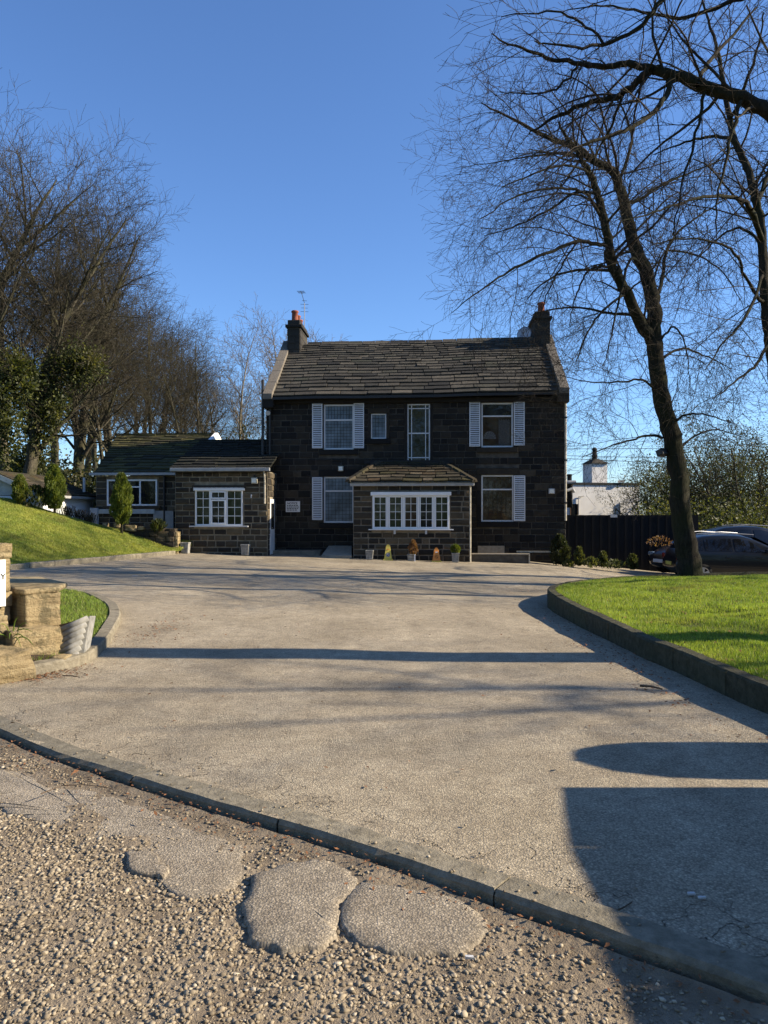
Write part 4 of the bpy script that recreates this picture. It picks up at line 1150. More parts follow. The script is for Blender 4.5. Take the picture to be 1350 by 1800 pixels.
# wing window: side lights 2x4, central casement with top vent
o = win(wing, *ww, WV-.02, mull=(.31,.67), panes=['glass_green','glass_dark','glass_green'], fm='upvc', fw=.05, rec=-.02, sill=False, label='white cottage window with fan light in the middle',
    bars=[(.163,.172,.04,.95),(.828,.837,.04,.95),(.486,.494,.04,.68),(.486,.494,.79,.93)] + [(a, b, z-.008, z+.008) for (a, b) in ((.04,.29),(.69,.96),(.36,.62)) for z in (.27,.51)] + [(.04,.29,.742,.758),(.69,.96,.742,.758)])
cs = MB(); W_ = ww[1]-ww[0]; H_ = ww[3]-ww[2]
frame_rect(cs, ww[0]+W_*.33, ww[0]+W_*.65, ww[2]+.045, ww[2]+H_*.73, WV-.085, WV-.04, .055); frame_rect(cs, ww[0]+W_*.33, ww[0]+W_*.65, ww[2]+H_*.745, ww[3]-.05, WV-.085, WV-.04, .045)
cs.build('casement', M['upvc'], o, bevel=.004)
MB().box(ww[0]-.05, ww[1]+.08, WV-.11, WV, ww[3]-.03, ww[3]+.05).build('canopy', M['upvc'], wing, bevel=.01)
dn = MB()
for i in range(40): u = ww[0]-.04+i*(W_+.1)/40; dn.box(u, u+.022, WV-.118, WV-.108, ww[3]+.045, ww[3]+.075)
dn.build('dentil_trim', M['upvc'], wing)
MB().box(ww[0]-.2, ww[1]+.2, WV-.12, WV, ww[2]-.05, ww[2]-.002).build('sill', M['plate_white'], wing, bevel=.006)
lampbox(wing, 448, 845, 10, 10, WV, lbl='square flood light near the corner of the wing')
lu, lz = PL(443, 871, WV); MB().tube([(lu,WV-.05,lz),(lu,WV-.12,lz+.03),(lu,WV-.12,lz-.08)],.015,6).build('lamp_hook', M['upvc'], wing)
# gutter, corner pipe
MB().box(wu0-.1, wu1+.12, WV-.28, WV-.16, wz+.0, wz+.12).build('gutter', M['gutter_white'], wing, bevel=.015)
MB().box(wu0-.1, wu1+.10, WV-.16, WV-.02, wz-.03, wz+.05).build('soffit', M['gutter_black'], wing)
MB().tube([(wu1-.08,WV-.2,wz+.02),(wu1-.08,WV-.1,wz-.3),(wu1-.08,WV-.1,wz-1.1)],.03,8).build('downpipe', M['downpipe_pale'], wing)
# front block roof: lean up to its ridge
rv = RRv = 29.4-27.8+.2; zr_ = PL(430, 775, rv)[1]
fz = lambda v: wz+.06 + (zr_-.03-wz-.06)*(v-WV+.25)/(rv-WV+.25)
r1 = MB().add([(wu0-.1,WV-.25,fz(WV-.25)),(wu1+.12,WV-.25,fz(WV-.25)),(wu1+.12,-.06,fz(-.06)),(-.02,-.05,fz(-.05)),(-.02,rv,fz(rv)),(wu0-.1,rv,fz(rv)),(-.02,rv+3,fz(rv)-1.2),(wu0-.1,rv+3,fz(rv)-1.2)], [(0,1,2,3,4,5),(5,4,6,7)]).build('roof', M['shaded_slate'], wing)
slate_roof(r1, lambda f: wu0-.12, lambda f: (wu1+.14) if (WV-.25+(rv-WV+.25)*f) < -.25 else -.03, WV-.25, wz+.09, rv, zr_, lambda u: .01*math.sin(u*2), 13, .5, 'shaded_slate', 41, 300, .04)
MB().box(wu0-.1, -.05, rv-.12, rv+.12, zr_-.03, zr_+.05).build('ridge_stone', M['shaded_slate'], r1)
# rear left part of the wing with its own gabled roof
BV = .95
bu0, _ = PL(169, 900, BV); bu1 = wu0
bw = rect(189, 843, 277, 889, BV); bz = PL(240, 837, BV)[1]
bwall = wall_with_holes('rear_front_wall', bu0, bu1+.3, 0, bz, BV, .3, [bw], M['mortar_wing'], wing)
bst = courses(bu0, bu1, .6, bz-.02, [grow(bw, .03, .03, .08, .03)], .21, .38, 51)
stone_face(bwall, bst, BV, 'wing_stone', 52, 140, .03, .04)
win(wing, *bw, BV-.02, mull=(.37,.66), rails=(), pane='glass_dark', fm='upvc', fw=.06, rec=-.02, sill=False, label='wide white three-light window of the rear part', bars=[(.38,.65,.69,.74)])
MB().box(bw[0]-.15, bw[1]+.15, BV-.1, BV, bw[2]-.1, bw[2]-.01).build('sill', M['wing_stone'], bwall, bevel=.01)
MB().box(PL(172,895,BV-.1)[0], PL(272,898,BV-.1)[0], BV-.13, BV-.05, PL(200,903,BV)[1], PL(200,895,BV)[1]).build('fascia_board', M['bargeboard'], wing)
MB().box(PL(271,898,BV)[0], PL(306,898,BV)[0], BV-.09, BV-.03, -.2, PL(290,898,BV)[1]).build('side_panel', M['gutter_white'], wing)
MB().box(PL(162,895,BV)[0], PL(175,895,BV)[0], BV-.2, BV-.05, .3, PL(165,893,BV)[1]).build('side_panel', M['plate_white'], wing)
MB().box(bu0-.15, bu1, BV-.3, BV-.18, bz+.02, bz+.12).build('gutter', M['gutter_white'], wing, bevel=.015)
pz_ = PL(290, 870, BV); MB().cyl((pz_[0],BV-.08,bz),(pz_[0],BV-.08,.4),.04,.04,8).build('downpipe', M['gutter_black'], wing)
brv = 6.2; bzr = PL(290, 765, brv)[1]; bev = BV-.28
bxl = PL(165, 834, bev)[0]; bxr = PL(377, 765, brv)[0]; bxl2 = PL(205, 765, brv)[0]
sk = (bxl2-bxl)
r2 = MB().add([(bxl,bev,bz+.08),(bxr,bev,bz+.08),(bxr,brv,bzr-.03),(bxl+sk,brv,bzr-.03),(bxr,2*brv-bev,bz+.08),(bxl+sk*2,2*brv-bev,bz+.08)], [(0,1,2,3),(3,2,4,5)]).build('rear_roof', M['moss_slate'], wing)
slate_roof(r2, lambda f: bxl+sk*f, lambda f: bxr, bev, bz+.10, brv, bzr, lambda u: .012*math.sin(u*2), 17, .6, 'moss_slate', 61, 300, .045)
MB().box(bxl+sk, bxr, brv-.14, brv+.14, bzr-.03, bzr+.07).build('ridge_stone', M['moss_slate'], r2)
MB().add([(bxr+.01,bev,bz),(bxr+.01,brv,bzr+.10),(bxr+.01,2*brv-bev,bz),(bxr+.15,bev,bz),(bxr+.15,brv,bzr+.10),(bxr+.15,2*brv-bev,bz)], [(0,1,2),(5,4,3),(0,3,4,1),(1,4,5,2)]).build('gable_wall', M['white_wall'], wing)
MB().box(bxr-.2, bxr, bev+1, 2*brv-bev-.3, .0, bz).build('side_wall', M['white_wall'], wing)
MB().box(bxl+.15, bxl+.4, BV+.3, 2*brv-bev-.3, .0, bz).build('side_wall', M['side_stone'], wing)
# ================================================================== TREES
def tubes_mesh(name, branches, kfun):
    """branches: list of (pts list, radii list). Grown tubes, batched by point count and side count"""
    groups = {}
    for P, r in branches: groups.setdefault((len(P), kfun(r[0])), []).append((P, r))
    Vs = []; Fs = []; base = 0
    for (n, k), lst in groups.items():
        P = np.array([b[0] for b in lst], dtype=np.float64); Rr = np.array([b[1] for b in lst]); B = len(lst)
        T = np.gradient(P, axis=1); T /= np.linalg.norm(T, axis=2, keepdims=True)+1e-9
        D = P[:, -1]-P[:, 0]; ref = np.where((np.abs(D[:, 2:3]) > .8*np.linalg.norm(D, axis=1, keepdims=True)), np.array([[1., .1, 0]]), np.array([[0, .1, 1.]]))
        N1 = np.cross(T, ref[:, None, :]); N1 /= np.linalg.norm(N1, axis=2, keepdims=True)+1e-9; N2 = np.cross(T, N1)
        a = 2*np.pi*np.arange(k)/k
        Rk = np.repeat(Rr[:, :, None], k, 2)
        if k >= 8:
            ii = np.arange(n)[None, :, None]; bb = np.arange(B)[:, None, None]
            Rk = Rk*(1+.07*np.sin(3*a+ii*.5+bb)+.05*np.sin(5*a-ii*1.1+bb*2)+.04*np.sin(ii*1.9+bb)+.03*np.sin(a*2+ii*2.7))
        V = P[:, :, None, :] + Rk[:, :, :, None]*(np.cos(a)[None, None, :, None]*N1[:, :, None, :] + np.sin(a)[None, None, :, None]*N2[:, :, None, :])
        Vs.append(V.reshape(-1, 3))
        i = np.arange(n-1)[:, None]*k; j = np.arange(k)[None]; j2 = (j+1) % k
        q = np.stack([i+j, i+j2, i+k+j2, i+k+j], 2).reshape(-1, 4)
        Fs.append((q[None]+(base+np.arange(B)[:, None, None]*n*k)).reshape(-1, 4)); base += B*n*k
    return np_mesh(name, np.concatenate(Vs), np.concatenate(Fs), True)

def norm3(d):
    l = math.sqrt(d[0]*d[0]+d[1]*d[1]+d[2]*d[2])+1e-9; return (d[0]/l, d[1]/l, d[2]/l)
def turn(d, ang, az):
    """rotate direction d away by ang with azimuth az"""
    ux, uy, uz = d
    if abs(uz) < .95: a = norm3((uy, -ux, 0))
    else: a = (1.0, 0.0, 0.0)
    b = (uy*a[2]-uz*a[1], uz*a[0]-ux*a[2], ux*a[1]-uy*a[0])
    c, s = math.cos(ang), math.sin(ang); ca, sa = math.cos(az)*s, math.sin(az)*s
    return norm3((ux*c+a[0]*ca+b[0]*sa, uy*c+a[1]*ca+b[1]*sa, uz*c+a[2]*ca+b[2]*sa))
class Grow:
    def __init__(s, seed, seg, wander, trop, dens, ang, lr, maxl, rmin=.0035, droop_end=None, rr=.55):
        s.r = random.Random(seed); s.seg = seg; s.w = wander; s.t = trop; s.dens = dens; s.ang = ang; s.lr = lr; s.maxl = maxl; s.rmin = rmin; s.rr = rr
        s.out = {}
        s.bound = None
    def branch(s, p, d, L, r0, lv, tip=.35):
        R_ = s.r; n = max(2, int(round(L/s.seg[lv]))); st = L/n
        P = [p]; dirs = [d]; w = s.w[lv]; tz = s.t[lv]
        for i in range(n):
            d = norm3((d[0]+R_.gauss(0, w), d[1]+R_.gauss(0, w), d[2]+R_.gauss(0, w)+tz*st))
            p = (p[0]+d[0]*st, p[1]+d[1]*st, p[2]+d[2]*st); P.append(p); dirs.append(d)
        rad = [max(s.rmin*.7, r0*(1-(1-tip)*i/n)) for i in range(n+1)]
        s.out.setdefault(lv, []).append((P, rad))
        if lv < s.maxl: s.kids(P, dirs, rad, L, lv)
        return P
    def kids(s, P, dirs, rad, L, lv, t0=.18, mul=1.0):
        R_ = s.r; n = len(P)-1; cnt = L*s.dens[lv]*mul; cnt = int(cnt)+(1 if R_.random() < cnt-int(cnt) else 0)
        az = R_.uniform(0, 6.28)
        for k in range(cnt):
            t = t0+(1-t0)*(k+R_.random())/cnt; i = min(n-1, int(t*n)); f = t*n-i
            p = tuple(P[i][c]+(P[i+1][c]-P[i][c])*f for c in range(3))
            if s.bound and not s.bound(p): continue
            az += 2.4+R_.gauss(0, .4)
            a = s.ang[lv]*R_.uniform(.65, 1.3)
            dd = turn(dirs[i+1], a, az); LL = s.lr[lv]*R_.uniform(.5, 1.25)*(1.15-.5*t)
            rr_ = max(s.rmin, rad[i]*s.rr*R_.uniform(.8, 1.1)); rr_ = min(rr_, max(s.rmin, LL*.016))
            s.branch(p, dd, LL, rr_, lv+1)
    def guide(s, pts, radii, mul=1.0, t0=.12):
        """pts smoothed guide limb of level 0"""
        P = [Vector(p) for p in pts]; D = []; RR = []
        for i in range(len(P)-1):
            p0 = P[max(0,i-1)]; p1 = P[i]; p2 = P[i+1]; p3 = P[min(len(P)-1,i+2)]
            for k in range(5):
                t = k/5; q = .5*((2*p1)+(p2-p0)*t+(2*p0-5*p1+4*p2-p3)*t*t+(3*p1-p0-3*p2+p3)*t**3)
                D.append(tuple(q)); RR.append(radii[i]+(radii[i+1]-radii[i])*t)
        D.append(tuple(P[-1])); RR.append(radii[-1])
        D = [D[0]]+[(q[0]+s.r.gauss(0,.012), q[1]+s.r.gauss(0,.012), q[2]+s.r.gauss(0,.008)) for q in D[1:]]
        s.out.setdefault('g', []).append((D, RR))
        dirs = [norm3(tuple(b[c]-a[c] for c in range(3))) for a, b in zip(D[:-1], D[1:])]; dirs = [dirs[0]]+dirs
        L = sum(math.dist(a, b) for a, b in zip(D[:-1], D[1:]))
        s.kids(D, dirs, RR, L, 0, t0, mul)
        return D

def px_guides(pts, base, cache=None):
    return [tuple(W(x, y, base+dy)) for x, y, dy in pts]
LV = lambda g: [b for k in g.out for b in g.out[k] if k != 'g']

# ---------- tree on the right lawn
T1Y = 18.0
def tree_obj(name, loc, label, group=None):
    return tag(empty(name, loc), label, 'tree', group)
def finish(root, g, bark, twig,  kf=lambda r: 3 if r < .012 else (5 if r < .05 else 8), trunk_guides=1, limb_name='limb'):
    off = Vector(root.location)
    sh_ = lambda br: ([tuple(Vector(p)-off) for p in br[0]], br[1])
    gs = g.out['g']
    for i, b in enumerate(gs):
        link('trunk' if i < trunk_guides else limb_name, tubes_mesh('limb', [sh_(b)], lambda r: 12 if r > .15 else 8), M[bark], root)
    br = [sh_(b) for b in LV(g)]
    c = link('crown', tubes_mesh('crown', br, kf), M[twig], root)
    return c
g = Grow(11, {0:.3,1:.28,2:.2,3:.14}, {1:.11,2:.11,3:.11}, {1:-.22,2:-.28,3:-.05}, {0:4.2,1:5.2,2:5.6}, {0:.95,1:.75,2:.7}, {0:2.1,1:.95,2:.40}, 3, .0036, rr=.38)
Y_ = T1Y
trunk = [(1216,1030,0,.33),(1210,985,0,.265),(1198,900,0,.228),(1187,800,0,.205),(1168,720,0,.195),(1154,640,0,.185),(1149,590,0,.18),(1150,545,0,.17),(1137,489,0,.155),(1114,427,.1,.14),(1099,364,.2,.125),(1088,329,.2,.11),(1079,302,.3,.10),(1056,289,.3,.09),(1034,276,.2,.08),(1017,262,.1,.07),(963,242,0,.05),(901,209,-.3,.03),(845,180,-.5,.012)]
L1 = [
 trunk,
 [(1146,600,0,.15),(1132,578,-.1,.14),(1101,515,-.4,.125),(1077,471,-.6,.115),(1070,427,-.8,.105),(1059,378,-.9,.09),(1048,338,-1.,.08),(1037,305,-1.1,.07),(1025,284,-1.2,.055),(1000,245,-1.3,.04),(980,215,-1.5,.02)],
 [(1068,431,-.8,.075),(1045,428,-1,.07),(1017,424,-1.3,.065),(972,440,-1.7,.055),(905,471,-2.2,.04),(857,502,-2.5,.028),(794,550,-2.8,.010)],
 [(1075,471,-.6,.06),(1055,468,-.4,.05),(1034,476,.1,.042),(1020,502,.4,.034),(1008,535,.7,.026),(1001,575,.9,.014)],
 [(1099,360,.2,.08),(1125,350,.8,.07),(1150,333,1.2,.06),(1194,311,1.8,.045),(1261,284,2.4,.03),(1320,262,3,.012)],
 [(1152,535,0,.08),(1165,480,.8,.07),(1172,440,1.2,.06),(1200,400,2,.045),(1250,365,3,.03),(1300,335,3.5,.012)],
 [(1165,770,0,.05),(1140,765,-.2,.045),(1110,773,-.6,.035),(1070,785,-1,.022),(1020,805,-1.5,.008)],
 [(1158,690,0,.05),(1130,668,-.4,.04),(1085,672,-.9,.03),(1040,672,-1.2,.02),(985,660,-1.6,.008)],
 [(1182,745,0,.06),(1200,732,-.3,.045),(1235,728,-.8,.03),(1290,745,-1.4,.012)],
 [(1190,800,.1,.05),(1215,770,.6,.04),(1260,755,1.3,.028),(1310,770,1.8,.010)],
 [(1160,600,0,.05),(1185,575,-.5,.035),(1205,610,-1,.026),(1212,660,-1.3,.015),(1210,700,-1.5,.007)],
 [(1162,630,.2,.06),(1200,612,.8,.045),(1245,628,1.3,.03),(1290,650,1.6,.01)],
 [(1130,470,0,.06),(1108,455,-.6,.05),(1090,520,-1.2,.04),(1075,590,-1.6,.026),(1060,650,-1.9,.01)],
 [(1056,380,-.9,.06),(1030,340,-1.5,.05),(975,330,-2.2,.04),(910,345,-2.8,.028),(845,385,-3.2,.012)],
 [(1048,340,-1,.06),(1010,340,-.4,.05),(960,372,.2,.04),(900,400,.5,.028),(850,415,.8,.01)],
 [(1034,276,.2,.06),(985,270,.9,.045),(930,275,1.3,.033),(870,285,1.6,.02),(800,295,1.8,.008)],
 [(1085,325,.3,.06),(1110,250,.8,.05),(1095,190,1.1,.035),(1060,150,1.3,.02)],
 [(1040,305,-1.1,.05),(1000,290,-1.8,.04),(950,300,-2.4,.03),(880,330,-3,.015)],
 [(1101,515,-.4,.05),(1060,545,-1,.04),(1030,590,-1.4,.03),(1012,640,-1.7,.012)],
 [(1017,424,-1.3,.035),(985,470,-1.1,.03),(960,520,-.9,.022),(945,580,-.8,.010)],
 [(1172,440,1.2,.045),(1230,450,1.8,.035),(1280,490,2.2,.025),(1310,550,2.4,.01)],
]
T1 = tree_obj('bare_tree', (W(1216,1030,T1Y).x, T1Y, .15), 'large bare tree with a forked trunk on the lawn before the black car')
for i, q in enumerate(L1):
    g.guide([tuple(W(x, y, Y_+dy)) for x, y, dy, r in q], [r if i < 2 else r*.62 for *_, r in q], mul=(.18 if i == 0 else 1.0), t0=(.33 if i == 0 else .1))
    if i == 0:   # denser on the upper part of the leader
        D = g.out['g'][-1]; n = len(D[0]); k = int(n*.55)
        P = D[0][k:]; dirs = [norm3(tuple(b[c]-a[c] for c in range(3))) for a, b in zip(P[:-1], P[1:])]; dirs = [dirs[0]]+dirs
        g.kids(P, dirs, D[1][k:], sum(math.dist(a, b) for a, b in zip(P[:-1], P[1:])), 0, .0, 1.1)
c1 = finish(T1, g, 'bark_dark', 'twig_dark')
MB().box(-.12,.12,-.14,.05,-.08,.08).build('floodlight', M['gutter_black'], T1, (W(1162,797,T1Y)-Vector(T1.location)), (R(-20),0,R(30)), bevel=.02)
MB().cyl(W(1166,800,T1Y)-Vector(T1.location), W(1180,803,T1Y)-Vector(T1.location), .02, .02, 6).build('floodlight_arm', M['gutter_black'], T1)

# ---------- near tree off the right edge whose limb reaches over the drive
g3 = Grow(23, {0:.3,1:.2,2:.15,3:.1}, {1:.12,2:.12,3:.12}, {1:-.16,2:-.2,3:.05}, {0:4.0,1:5.4,2:6.6}, {0:.9,1:.7,2:.65}, {0:1.3,1:.6,2:.26}, 3, .0027, rr=.38)
T3Y = 8.65
def g3w(q): return [tuple(W(x, y, T3Y+dy)) for x, y, dy, r in q]
t3 = [(7.6,T3Y-.27,-.1),(7.55,T3Y-.27,1.0),(7.5,T3Y-.27,3.0),(7.3,T3Y-.24,4.6),(7.0,T3Y-.18,5.8),(6.6,T3Y-.05,7.0),(6.2,T3Y,8.6),(6.0,T3Y+.2,10.5),(5.6,T3Y+.4,12)]
g3.guide(t3, [.40,.34,.31,.30,.28,.24,.19,.13,.06], mul=.1, t0=.5)
L3 = [
 [(1780,330,0,.20),(1600,300,0,.18),(1450,262,0,.165),(1350,200,0,.150),(1305,173,0,.14),(1239,153,.1,.125),(1185,133,.1,.11),(1150,122,.2,.10),(1132,133,.2,.085),(1097,164,.3,.07),(1061,175,.3,.06),(1017,187,.3,.05),(972,209,.3,.035),(930,235,.3,.015)],
 [(1150,122,.2,.08),(1105,113,.3,.07),(1061,118,.3,.06),(1017,113,.2,.05),(972,104,.1,.04),(919,84,0,.028),(861,62,-.1,.010)],
 [(1180,140,.1,.06),(1170,170,-.1,.055),(1141,204,-.3,.05),(1105,227,-.5,.042),(1061,242,-.6,.035),(1010,262,-.7,.025),(960,300,-.8,.01)],
 [(1500,-60,-.2,.08),(1350,-60,-.2,.07),(1240,-40,-.3,.06),(1163,0,-.4,.05),(1132,44,-.4,.045),(1061,78,-.4,.035),(1000,84,-.5,.025),(940,72,-.6,.010)],
 [(1225,150,.0,.05),(1245,110,.6,.045),(1290,60,1,.035),(1330,10,1.3,.02)],
 [(1305,173,0,.04),(1290,230,-.3,.035),(1275,290,-.4,.028),(1262,360,-.5,.018),(1258,420,-.5,.008)],
 [(1097,164,.3,.035),(1075,220,.5,.028),(1050,270,.6,.02),(1030,330,.6,.008)],
 [(1350,-20,.5,.06),(1290,0,.6,.05),(1210,30,.7,.04),(1130,20,.8,.03),(1060,10,.9,.02),(990,20,1,.008)],
 [(1239,153,.1,.04),(1228,220,.0,.03),(1205,300,-.1,.024),(1190,380,-.2,.015),(1185,440,-.2,.006)],
 [(1017,113,.2,.03),(985,150,.1,.025),(940,165,0,.018),(880,160,-.1,.008)],
 [(1061,78,-.4,.03),(1020,40,-.3,.025),(960,20,-.2,.018),(880,30,-.1,.008)],
]
for q in L3: g3.guide(g3w(q), [r*.54 for *_, r in q], mul=1.0)
T3 = tree_obj('bare_tree', (7.6, T3Y, 0), 'near bare tree whose thick limb reaches in from the upper right')
finish(T3, g3, 'bark_dark', 'twig_dark')

# ---------- tree at the right edge
g2 = Grow(37, {0:.3,1:.26,2:.2,3:.14}, {1:.11,2:.11,3:.11}, {1:-.24,2:-.28,3:-.05}, {0:3.4,1:4.6,2:5.0}, {0:.95,1:.75,2:.7}, {0:1.9,1:.85,2:.38}, 3, .0034, rr=.38)
T2Y = 15.0
L2 = [
 [(1420,1010,0,.30),(1395,880,0,.25),(1372,760,0,.22),(1358,640,0,.19),(1350,573,0,.175),(1343,490,0,.16),(1339,422,0,.15),(1332,369,0,.14),(1323,333,0,.13),(1310,284,.1,.12),(1292,249,.1,.11),(1283,213,.2,.10),(1272,150,.3,.08),(1262,90,.4,.06),(1240,20,.5,.04),(1225,-60,.6,.02)],
 [(1340,425,0,.10),(1322,370,-.6,.09),(1300,350,-1,.07),(1255,345,-1.5,.055),(1200,355,-2,.04),(1150,372,-2.4,.025),(1090,390,-2.8,.01)],
 [(1345,530,0,.07),(1332,524,-.2,.06),(1310,485,-.6,.05),(1292,444,-.9,.045),(1250,424,-1.2,.035),(1190,420,-1.5,.025),(1150,430,-1.8,.01)],
 [(1330,360,0,.09),(1350,310,.4,.08),(1375,250,.7,.06),(1400,180,1,.03)],
 [(1290,245,.1,.07),(1250,240,.7,.055),(1205,250,1.2,.04),(1150,270,1.6,.02)],
 [(1283,213,.2,.07),(1310,150,-.5,.055),(1330,90,-.9,.04),(1345,20,-1.2,.02)],
 [(1343,480,0,.06),(1310,560,-1,.045),(1275,600,-1.5,.03),(1240,650,-1.9,.012)],
 [(1340,430,.2,.06),(1300,400,1,.05),(1262,420,1.6,.035),(1220,460,2,.02)],
 [(1275,170,.3,.05),(1235,140,0,.04),(1190,120,-.3,.03),(1130,95,-.6,.012)],
 [(1352,600,0,.06),(1330,640,-.6,.05),(1300,665,-1.1,.035),(1255,700,-1.5,.012)],
]
for i, q in enumerate(L2): g2.guide([tuple(W(x, y, T2Y+dy)) for x, y, dy, r in q], [r*.56 for *_, r in q], mul=(.4 if i == 0 else 1.0), t0=(.4 if i == 0 else .1))
T2 = tree_obj('bare_tree', (W(1420,1010,T2Y).x, T2Y, .1), 'bare tree at the right edge with a twisting trunk behind the nearest limb')
finish(T2, g2, 'bark_dark', 'twig_dark')

# two more trees beyond the right edge whose shadows stripe the drive and the bank
T4 = copy_tree(T1)
for ch in list(T4.children):
    if ch.name.startswith('floodlight'): bpy.data.objects.remove(ch)
T4.scale = (1.25,1.25,1.25); T4.location = (15.0, 21.2, -.6); T4.rotation_euler = (0,0,R(75)); T4['label'] = 'bare tree beyond the right edge standing past the parked cars'
T5 = copy_tree(T2); T5.location = (17.0, 6.2, 0); T5.rotation_euler = (0,0,R(200)); T5['label'] = 'bare tree beyond the right edge level with the gate'

# ---------- woodland trees
def wood_tree(seed, h, r0, lean=0.0, fork=.3, spread=.55, nl=9, dens=1.0, upt=.10, maxl=3, twr=.0065, crown_from=.25):
    """returns trunk+limb guides and twigs round the origin, growing up"""
    g = Grow(seed, {0:.5,1:.5,2:.32,3:.24}, {1:.10,2:.14,3:.16}, {1:upt,2:upt*.9,3:upt}, {0:2.2*dens,1:3.2*dens,2:4.6*dens}, {0:.8,1:.75,2:.7}, {0:.20*h,1:.10*h,2:.05*h}, maxl, twr, rr=.5)
    rr = random.Random(seed)
    P = [(0,0,-.4)]; d = norm3((math.sin(lean), rr.gauss(0,.05), 1)); n = 8; p = P[0]; pts = [p]; rad = [r0*1.25]
    for i in range(n):
        d = norm3((d[0]+rr.gauss(0,.07), d[1]+rr.gauss(0,.07), d[2])); s_ = h*.92/n; p = (p[0]+d[0]*s_, p[1]+d[1]*s_, p[2]+d[2]*s_); pts.append(p); rad.append(max(.02, r0*(1-(i+1)/n*.92)))
    g.guide(pts, rad, mul=.45, t0=.45)
    for k in range(nl):
        t = crown_from + (.85-crown_from)*(k+rr.random()*.6)/nl; i = min(n-1, int(t*n)); f = t*n-i
        q = tuple(pts[i][c]+(pts[i+1][c]-pts[i][c])*f for c in range(3)); az = k*2.4+rr.gauss(0,.3)
        L = h*spread*(1.05-.75*t)*rr.uniform(.75,1.15); tilt = rr.uniform(.55,.95)
        dd = norm3((math.cos(az)*math.sin(tilt)+math.sin(lean)*.5, math.sin(az)*math.sin(tilt), math.cos(tilt)))
        m = 5; pp = [q]; r1 = rad[i]*rr.uniform(.4,.62); rl = [r1]
        for j in range(m):
            dd = norm3((dd[0]+rr.gauss(0,.08), dd[1]+rr.gauss(0,.08), dd[2]+.09+rr.gauss(0,.05))); q = (q[0]+dd[0]*L/m, q[1]+dd[1]*L/m, q[2]+dd[2]*L/m); pp.append(q); rl.append(max(.012, r1*(1-(j+1)/m*.9)))
        g.guide(pp, rl, mul=1.0, t0=.15)
    return g
WT = []
def add_wood(proto_idx, x, y, z, s, rz, label, group='bare trees of the wood', bark=None):
    root, hh = WT[proto_idx]
    if root.get('used'): o = copy_tree(root)
    else: o = root
    root['used'] = 1
    o.location = (x, y, z); o.rotation_euler = (0, 0, rz); o.scale = (s, s, s); o['label'] = label
    if group: o['group'] = group
    return o
def proto(seed, h, r0, bark='bark_wood', twig='twig_wood', name='bare_tree', **kw):
    g = wood_tree(seed, h, r0, **kw); root = tree_obj(name, (0,0,0), 'x'); kf = lambda r: 3 if r < .03 else (5 if r < .08 else 7)
    gs = g.out['g']; link('trunk', tubes_mesh('trunk', [gs[0]], lambda r: 10), M[bark], root)
    link('boughs', tubes_mesh('boughs', gs[1:], kf), M[bark], root)
    link('crown', tubes_mesh('crown', LV(g), kf), M[twig], root)
    WT.append((root, h)); return root
proto(101, 17, .34, lean=.18, spread=.42, nl=12, dens=1.0, crown_from=.22)      # 0 big spreading, leaning right
proto(102, 16, .22, spread=.34, nl=10, dens=.85, crown_from=.30)                  # 1 tall
proto(103, 15, .20, spread=.38, nl=10, dens=.85, crown_from=.28)                   # 2
proto(104, 14, .17, spread=.38, nl=10, dens=.9, crown_from=.38)                  # 3
proto(105, 15, .15, 'bark_pale', 'twig_pale', spread=.30, nl=9, dens=.75, crown_from=.30, twr=.009)  # 4 slender pale
proto(106, 12, .22, 'bark_pale', 'twig_pale', spread=.55, nl=12, dens=1.0, crown_from=.35, twr=.011)  # 5 round far crown
def put(pi, px, ybase_z, Y, ytop, rz, label, **kw):
    h = WT[pi][1]; zt = CZ+(900-ytop)*Y/F; s = (zt-ybase_z)/h
    return add_wood(pi, (px-675)/F*Y, Y, ybase_z, s, rz, label, **kw)
